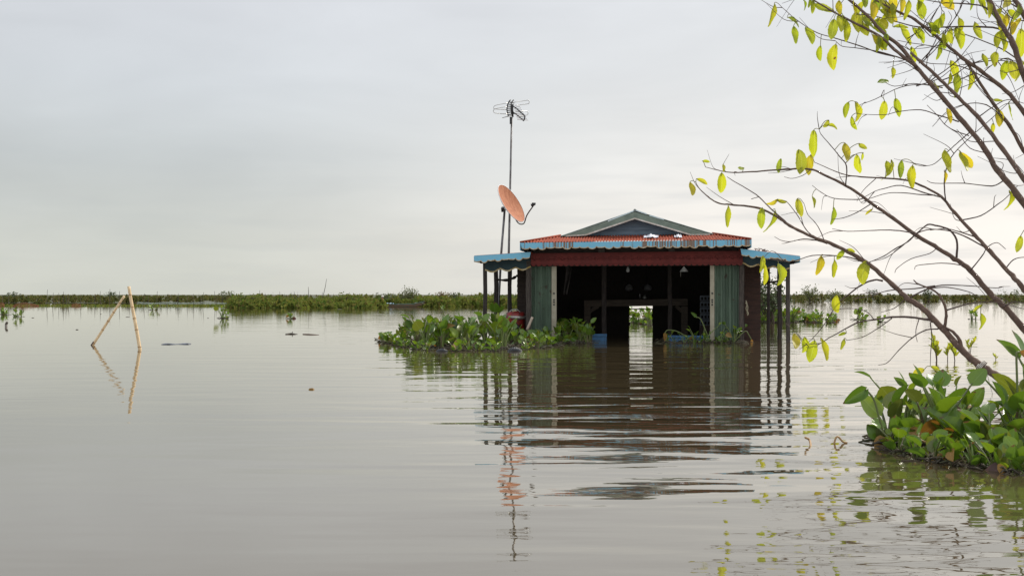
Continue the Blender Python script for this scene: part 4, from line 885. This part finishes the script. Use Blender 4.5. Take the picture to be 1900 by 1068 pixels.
M_skin=mat('brown_skin',(.22,.12,.08),.6); M_shirt=mat('dark_red_shirt',(.16,.015,.02),.85); M_sleeve=mat('orange_shawl',(.55,.25,.08),.85)
V=[(0,0,.2),(0,0,.42),(.02,0,.62),(.03,0,.72),(.05,0,.84),(.06,0,.93),(0,-.17,.60),(.1,-.24,.38),(.28,-.16,.32),(0,.17,.60),(.1,.24,.38),(.28,.16,.32),(.36,-.14,.32),(.36,.14,.32),(.38,-.12,.2),(.62,-.12,.22),(.38,.12,.2),(.62,.12,.22)]
V=[(a,b,c) for a,b,c in V]
Eg=[(0,1),(1,2),(2,3),(3,4),(4,5),(2,6),(6,7),(7,8),(2,9),(9,10),(10,11),(8,12),(11,13),(0,14),(14,15),(0,16),(16,17)]
skin('body',V,Eg,[.15,.135,.14,.055,.095,.085,.06,.045,.038,.06,.045,.038,.035,.035,.085,.06,.085,.06],M_skin,per)
s=MB(); s.lathe([(.15,.14),(.165,.25),(.15,.42),(.19,.56),(.17,.66),(.07,.72)],14,M=Matrix.Diagonal((.85,1.1,1,1))); s.build('shirt',M_shirt,per,True)
s=MB(); s.grid([[Vector((.05+.10*cos(a),.2*sin(a),h_)) for a in [k/8*2.2-1.1 for k in range(9)]] for h_ in (.2,.35,.5,.66)]); solid(s.build('shawl',M_sleeve,per,True),.02,1)
s=MB(); s.lathe([(0,.135),(.06,.125),(.11,.07),(.118,.0),(.15,-.02),(.11,-.012)],14,M=Matrix.Translation((.055,0,.90))); s.build('cap',M_white,per,True)

# ------------------------------------------------------------------ the young tree at right
rt=random.Random(77)
tb=W(1893,HY+F*H/11.4,11.4); TB=Vector((tb.x,tb.y,0))
tree=empty('young_tree',TB); tag(tree,'slender many stemmed young tree with sparse yellow green leaves leaning in from the right','tree')
def depth(px,off=0): return 11.4+max(0,(1900-px))/600*2.3+off
def T_(px,py,off=0): return W(px,py,depth(px,off))-TB
BR=[]
def stem(name, pts, r0, r1, parent, off=0, m=None, off1=None, n=8, per=5):
    k=len(pts); off1=off if off1 is None else off1
    p=catmull([T_(px,py,off+(off1-off)*i/(k-1)) for i,(px,py) in enumerate(pts)],per); q=len(p); rr=[]
    for i in range(q):
        t=i/(q-1); r=(r0+(r1-r0)*t**.75)*.88*(1+rt.uniform(-.07,.07))
        if i%per==0 and 0<i<q-1: r*=1.10
        rr.append(r)
    for i in range(1,q-1): p[i]=p[i]+Vector((rt.gauss(0,1),rt.gauss(0,1),rt.gauss(0,1)))*min(.003,rr[i]*.12)
    s=MB(); s.tube(p,rr,n); o=s.build(name,m or M_bark,parent,True); BR.append((p,rr,off)); return o
A_=stem('stem',[(1910,760),(1890,735),(1853,700),(1816,676),(1783,647),(1750,610),(1713,573),(1684,553),(1656,528),(1619,495),(1590,476),(1548,454),(1507,439),(1466,419),(1445,404),(1408,386),(1363,380),(1334,377),(1314,365),(1297,349),(1291,338)],.060,.005,tree)
B_=stem('stem',[(2040,750),(1960,675),(1900,610),(1866,571),(1837,544),(1800,501),(1771,480),(1734,456),(1701,437),(1656,404),(1614,375),(1590,357),(1557,338),(1524,322),(1503,314),(1458,314),(1404,318),(1363,320),(1342,318),(1309,310)],.052,.005,tree,.1)
C_=stem('stem',[(2050,745),(1970,630),(1900,536),(1878,511),(1837,466),(1808,435),(1771,394),(1746,365),(1709,344),(1672,333),(1598,328),(1561,322),(1511,301)],.043,.005,tree,-.3,off1=.3)
D_=stem('stem',[(2060,740),(1985,560),(1930,430),(1887,360),(1849,314),(1830,280),(1779,216),(1732,162),(1701,125),(1671,88),(1637,59),(1614,34),(1584,7),(1545,-25),(1500,-60)],.050,.015,tree,-.5,off1=-.2)
D2=stem('stem',[(1701,125),(1660,92),(1631,67),(1580,40),(1546,22),(1509,0),(1470,-25)],.024,.008,tree,-.35)
E_=stem('stem',[(2070,742),(1990,500),(1940,390),(1900,332),(1860,276),(1813,216),(1772,175),(1739,142),(1708,115),(1690,98)],.040,.016,tree,-.7,off1=-.45)
F_=stem('stem',[(2070,742),(2000,440),(1940,330),(1900,280),(1873,233),(1843,192),(1806,135),(1792,115)],.034,.018,tree,.4)
G_=stem('stem',[(2080,742),(2010,380),(1950,270),(1900,209),(1867,169),(1819,131),(1786,108),(1745,74),(1698,37),(1671,24),(1648,13),(1610,-8),(1560,-40)],.038,.011,tree,.0)
H_=stem('stem',[(2090,742),(2010,360),(1940,220),(1900,142),(1880,81),(1857,44),(1836,0),(1815,-50)],.046,.026,tree,-.3)
I_=stem('stem',[(2090,742),(2020,260),(1950,120),(1900,30),(1878,-10),(1860,-50)],.04,.025,tree,-.8)
def br(par,pts,r0=.016,r1=.004,off=0,m=None): return stem('branch',pts,r0,r1,par,off,m or M_twig,n=5,per=4)
br(A_,[(1466,419),(1452,406),(1433,390),(1408,365),(1384,349),(1363,337),(1349,328)],.013,.005)
br(A_,[(1638,521),(1622,519),(1597,529),(1572,548),(1554,563),(1541,583),(1526,606),(1508,627),(1492,641)],.016)
br(A_,[(1731,597),(1723,593),(1688,588),(1655,588),(1622,593),(1592,598),(1561,614),(1539,626),(1516,640),(1496,644)],.022)
br(A_,[(1745,608),(1738,610),(1718,612),(1693,626),(1668,649),(1647,672),(1630,677)],.013)
br(A_,[(1752,613),(1756,586),(1753,566),(1741,545),(1723,534),(1703,526),(1695,519)],.024,.008,0,M_bark)
br(A_,[(1784,646),(1781,631),(1769,616),(1746,602)],.03,.016,0,M_bark)
br(A_,[(1757,575),(1794,564),(1829,560),(1854,562),(1900,573)],.012)
br(A_,[(1686,553),(1718,537),(1748,529),(1799,530),(1847,534),(1863,531)],.013)
br(A_,[(1735,530),(1698,535),(1647,539),(1617,549),(1582,554)],.011)
br(A_,[(1728,534),(1760,533),(1797,541),(1816,551),(1835,557)],.009)
br(A_,[(1726,597),(1729,624),(1727,650),(1726,679)],.009)
br(A_,[(1705,592),(1699,615),(1702,634)],.007)
br(A_,[(1680,555),(1660,571),(1635,579)],.009)
br(A_,[(1622,593),(1608,578),(1580,572),(1541,574)],.008)
br(A_,[(1605,487),(1578,478),(1548,474),(1507,474),(1466,485),(1425,480),(1412,478)],.011)
br(A_,[(1535,452),(1516,446),(1491,443),(1467,448),(1450,446),(1437,439)],.010)
br(A_,[(1655,590),(1630,608),(1600,625),(1571,631)],.009)
br(A_,[(1510,440),(1495,425),(1480,400),(1465,380),(1455,372),(1440,374)],.009)
br(A_,[(1530,448),(1522,428),(1512,412),(1499,398),(1492,378)],.008)
br(B_,[(1775,478),(1775,445),(1759,425),(1735,418),(1721,417),(1701,433),(1685,448),(1660,462),(1640,475),(1614,486)],.016,.006)
br(B_,[(1602,368),(1590,370),(1548,368),(1524,357),(1507,344)],.009)
br(B_,[(1616,378),(1590,394),(1565,404),(1544,407)],.009)
br(B_,[(1695,432),(1660,427),(1623,427),(1573,429),(1544,424)],.010)
br(B_,[(1569,346),(1571,309),(1557,289),(1540,268),(1524,250),(1520,240)],.011)
br(B_,[(1800,503),(1822,475),(1833,458),(1850,450),(1866,462)],.010)
br(B_,[(1505,314),(1490,325),(1470,331),(1455,328)],.006)
br(B_,[(1785,492),(1755,488),(1720,490),(1700,493),(1697,500)],.008)
br(B_,[(1740,458),(1725,470),(1690,480),(1665,497),(1660,506)],.007)
br(B_,[(1860,570),(1880,560),(1900,562),(1930,566)],.010)
br(C_,[(1748,366),(1713,357),(1672,344),(1640,350),(1623,355),(1594,371)],.011)
br(C_,[(1735,362),(1708,361),(1680,358),(1650,358),(1620,366),(1598,375)],.009)
br(C_,[(1833,462),(1796,441),(1755,427),(1709,429),(1672,458),(1643,478),(1614,485)],.012)
br(C_,[(1812,440),(1780,430),(1755,424),(1726,427)],.011)
br(C_,[(1785,408),(1820,400),(1850,380),(1870,364),(1888,345)],.010)
br(C_,[(1755,375),(1752,340),(1757,310),(1770,285),(1800,255),(1840,220),(1885,178)],.010)
br(C_,[(1865,500),(1880,482),(1900,477),(1920,480)],.009)
br(D_,[(1688,115),(1665,106),(1631,96),(1595,90),(1563,86),(1550,76)],.011)
br(D_,[(1660,105),(1630,98),(1597,86),(1550,71),(1516,61),(1482,40),(1460,22),(1444,7)],.011)
br(D_,[(1749,163),(1715,157),(1671,162),(1624,184),(1594,195)],.009)
br(D_,[(1779,226),(1742,214),(1708,204),(1668,207),(1641,213),(1597,212)],.010)
br(D_,[(1798,252),(1770,242),(1752,230),(1740,215),(1720,195)],.008)
br(D_,[(1835,285),(1800,275),(1780,250),(1765,240)],.007)
br(D_,[(1640,62),(1640,75),(1625,80)],.008)
br(D_,[(1862,335),(1840,345),(1790,340),(1735,340),(1720,335)],.010)
br(D_,[(1800,245),(1780,262),(1760,280),(1735,303),(1715,308),(1700,306)],.008)
br(E_,[(1815,218),(1840,200),(1870,185),(1900,192)],.009)
br(E_,[(1745,150),(1770,140),(1800,120),(1840,108),(1885,113)],.010)
br(E_,[(1850,262),(1800,262),(1775,240)],.007)
br(F_,[(1860,215),(1830,195),(1800,192),(1760,205),(1730,235)],.009)
br(F_,[(1806,137),(1770,152),(1740,160),(1695,155),(1660,160),(1640,152)],.009)
br(G_,[(1800,118),(1850,112),(1900,118)],.010)
br(G_,[(1855,160),(1800,130),(1765,120),(1715,115),(1680,85)],.009)
br(G_,[(1790,110),(1760,95),(1725,85),(1690,80),(1665,75)],.008)
br(G_,[(1740,72),(1725,50),(1735,25),(1750,0),(1760,-20)],.009)
br(G_,[(1700,38),(1735,70),(1775,30),(1790,-5)],.008)
br(H_,[(1880,82),(1860,56),(1820,50),(1766,50),(1708,51),(1658,39),(1607,25),(1580,10)],.016,.005)
br(H_,[(1857,45),(1830,15),(1800,8),(1750,5),(1705,-2)],.014,.006)
br(H_,[(1888,110),(1853,88),(1799,67),(1750,50),(1715,40),(1690,20)],.010)
br(H_,[(1895,135),(1870,108),(1835,125),(1812,150),(1790,160),(1760,172)],.009)
br(H_,[(1868,65),(1880,30),(1896,8)],.010)
br(H_,[(1850,30),(1858,8),(1860,-15)],.010)
br(I_,[(1890,15),(1860,0),(1820,-10)],.012)
br(I_,[(1905,40),(1880,35),(1860,22),(1845,5)],.009)
for a,b in (((1705,118),(1790,0)),((1718,108),(1748,20)),((1684,72),(1740,15)),((1712,115),(1760,45)),((1727,150),(1810,70)),((1700,160),(1770,125))):
    m_=((a[0]+b[0])/2+6,(a[1]+b[1])/2+4); br(D_,[a,m_,b],.009)
# fine bare twigs sprouting from the branches
tw=MB()
for p,rr,off in list(BR):
    ln=sum((p[i+1]-p[i]).length for i in range(len(p)-1)); n=int(ln*(1.5 if p[-1].z+TB.z<3.2 else 2.2))
    for _ in range(n):
        i=rt.randrange(len(p)//4,len(p)); a=p[i]; t=(p[min(i+1,len(p)-1)]-p[i-1]).normalized()
        if a.x+TB.x>6.3+.3*rt.random(): continue
        d=(t*rt.uniform(.2,1.0)+Vector((rt.gauss(-.2,.5),rt.gauss(0,.35),rt.gauss(.0,.55)))).normalized(); l_=rt.uniform(.12,.5)
        b=a+d*l_*.5+Vector((0,0,rt.gauss(0,.03))); c=a+d*l_+Vector((rt.gauss(0,.08),0,rt.gauss(-.02,.08))); q=catmull([a,b,c],4); tw.tube(q,[.0055-.0035*k_/(len(q)-1) for k_ in range(len(q))],4)
tw.build('twigs',M_twig,tree,True)['kind']='stuff'
# leaves
lv=[(1437,27,42,0),(1474,64,32,5),(1472,39,26,60),(1546,54,38,-5),(1570,56,40,3),(1590,47,50,0),(1607,51,40,5),(1551,105,46,0),(1525,99,30,10),(1634,50,32,50),(1631,81,26,5),(1644,79,34,0),(1693,104,34,5),(1688,17,36,5),(1673,13,32,-5),(1637,17,42,8),(1617,22,36,-10),(1583,17,32,0),(1560,13,26,15),(1508,12,24,0),(1492,9,20,5),(1503,5,18,-10),(1669,54,26,70),(1650,36,26,20),(1701,69,26,10),(1742,50,34,-15),(1731,55,30,35),(1765,67,30,0),(1776,71,40,8),(1813,57,34,15),(1870,40,30,5),(1895,80,54,0),(1856,74,32,0),(1824,115,30,5),(1846,111,30,-10),(1867,130,36,-5),(1877,131,36,5),(1762,148,28,-8),(1777,158,44,0),(1799,148,34,-5),(1656,135,22,-5),(1637,153,24,-80),(1572,204,30,-10),(1587,207,36,0),(1585,229,28,20),(1641,204,34,0),(1664,199,34,8),(1543,236,20,70),(1533,229,16,-40),(1508,266,50,-5),(1482,300,46,0),(1504,305,36,0),(1568,285,40,0),(1592,307,40,5),(1599,273,18,40),(1601,291,16,0),(1644,313,30,-5),(1654,318,44,0),(1673,313,32,0),(1696,327,42,8),(1752,300,46,-3),(1755,328,24,15),(1779,303,44,-5),(1793,300,40,30),(1310,300,14,80),(1339,341,42,0),(1342,312,16,0),(1374,313,14,-80),(1280,351,28,-3),(1302,337,22,60),(1450,307,26,5),(1851,219,34,0),(1870,205,32,-8),(1843,239,22,0),(1849,188,16,60),(1349,400,40,-6),(1414,404,38,0),(1435,410,44,-8),(1433,373,22,-70),(1450,372,20,80),(1482,386,36,8),(1508,375,24,5),(1545,400,34,-5),(1612,392,16,-60),(1523,491,36,-3),(1548,497,34,0),(1605,505,44,-8),(1561,473,22,-30),(1578,466,16,60),(1412,489,32,-15),(1423,508,38,12),(1443,508,40,-3),(1555,563,34,12),(1874,371,36,5),(1894,452,30,0),(1821,596,32,5),(1815,571,20,-55),(1472,635,34,-6),(1492,643,36,0),(1509,651,40,-8),(1524,647,42,4),(1565,638,22,-8),(1563,620,16,-70),(1706,690,22,-60),(1735,684,20,60),(1655,5,34,0),(1700,-5,40,5),(1625,0,34,-20),(1803,5,24,10),(1830,4,22,20),(1890,50,34,-15),(1880,25,24,60),(1660,20,30,15),(1608,30,26,40),(1622,40,24,-60),(1600,15,28,-20),(1630,5,30,30),(1645,35,30,-10),(1565,40,30,10),(1893,120,24,10),(1850,20,20,-70)]
lx=random.Random(5)
for p_,rr_q,off in BR:      # more leaves where the crown is thickest, along the upper branches
    for q in p_[::2]:
        w_=q+TB; X_=CX+F*w_.x/w_.y; Y_=HY-F*(w_.z-H)/w_.y
        if Y_<75 and 1490<X_<1900 and lx.random()<.22: lv.append((X_+lx.uniform(-8,8),Y_+lx.uniform(14,26),lx.uniform(24,42),lx.choice((0,5,-8,15,-20,30,50))))
        elif 75<=Y_<330 and 1690<X_<1905 and lx.random()<.06: lv.append((X_+lx.uniform(-8,8),Y_+lx.uniform(14,24),lx.uniform(22,36),lx.choice((0,5,-8,20,-25))))
lf=MB(); pet=MB()
allp=[(q,p_) for p_,rr,off in BR for q in p_]
pts_all=[(q,off) for p_,rr,off in BR for q in p_]
def tleaf(mb, base, ax, nm, L_, Wd, rg_):
    ax=ax.normalized(); sd=ax.cross(nm).normalized(); nm=sd.cross(ax).normalized(); R_,C_=16,7; rows=[]; bow=rg_.choice((-1,1))*rg_.uniform(.0,.22); bend=rg_.uniform(-.45,.45); fold=rg_.uniform(.15,.9); tw_=rg_.uniform(-.5,.5)
    for i in range(R_):
        t=i/(R_-1); ww=Wd*.5*(sin(pi*t**.92)**.62 if 0<t<1 else .03); ww*=1+.05*sin(t*38)
        s2=Matrix.Rotation(tw_*t,3,ax)@sd; n2=s2.cross(ax)
        cen=base+ax*(L_*t*(1-.12*abs(bend)-.1*abs(bow)))+nm*(bend*L_*t*t)+sd*(bow*L_*(4*t*(1-t)*.6+.35*t*t))
        rows.append([cen+s2*(ww*u*cos(fold*abs(u)))+n2*(ww*abs(u)*sin(fold)*.8+.03*L_*sin(9*t+u*2)*abs(u)) for u in [j/(C_-1)*2-1 for j in range(C_)]])
    mb.grid(rows)
for px,py,ll,an in lv:
    best=None
    for q,off in pts_all:
        w_=q+TB; sx_=CX+F*w_.x/w_.y; sy_=HY-F*(w_.z-H)/w_.y
        a0=radians(an); bx=px+sin(a0)*-ll*.5*(-1 if False else 1); by=py-cos(a0)*ll*.5
        dd_=(sx_-bx)**2+(sy_-by)**2
        if best is None or dd_<best[0]: best=(dd_,q,off)
    q=best[1]; d=(q+TB).y-.02
    a0=radians(an); bx=px-sin(a0)*ll*.5; by=py-cos(a0)*ll*.5
    base_=W(bx,by,d)-TB; L_=ll/F*d*1.06; ax=Vector((sin(a0),rt.uniform(-.45,.45),-cos(a0)))
    nm=Vector((rt.gauss(0,.55),-1,rt.uniform(-.1,.6)))
    tleaf(lf,base_,ax,nm,L_,L_*rt.uniform(.38,.54),rt)
    m_=q.lerp(base_,.55)+z*.035*min(1,(base_-q).length*6); pet.tube(catmull([q,m_,base_,base_+ax.normalized()*L_*.15],4),[.0045]*13,4)
cr=lf.build('crown',M_treeleaf,tree,True); pet.build('petioles',mat('leaf_stalk',(.16,.15,.04),.6),cr,True)['kind']='stuff'
# twine tied round the main stem where it meets the plants
tp=T_(1822,678); s=MB(); ax=(T_(1783,647)-T_(1853,700)).normalized(); x_=ax.orthogonal().normalized(); y_=ax.cross(x_)
s.tube([tp+(x_*cos(q*.5)+y_*sin(q*.5))*.068+ax*(q*.0012-.02) for q in range(40)],.006,5); s.tube(catmull([tp+x_*.0+y_*.07,tp+Vector((.05,-.06,-.16)),tp+Vector((.12,-.06,-.42))],5),.004,4)
o=s.build('twine',M_white,None,True); o.location=TB; tag(o,'whitish twine wound round the lowest main stem above the plants','twine')
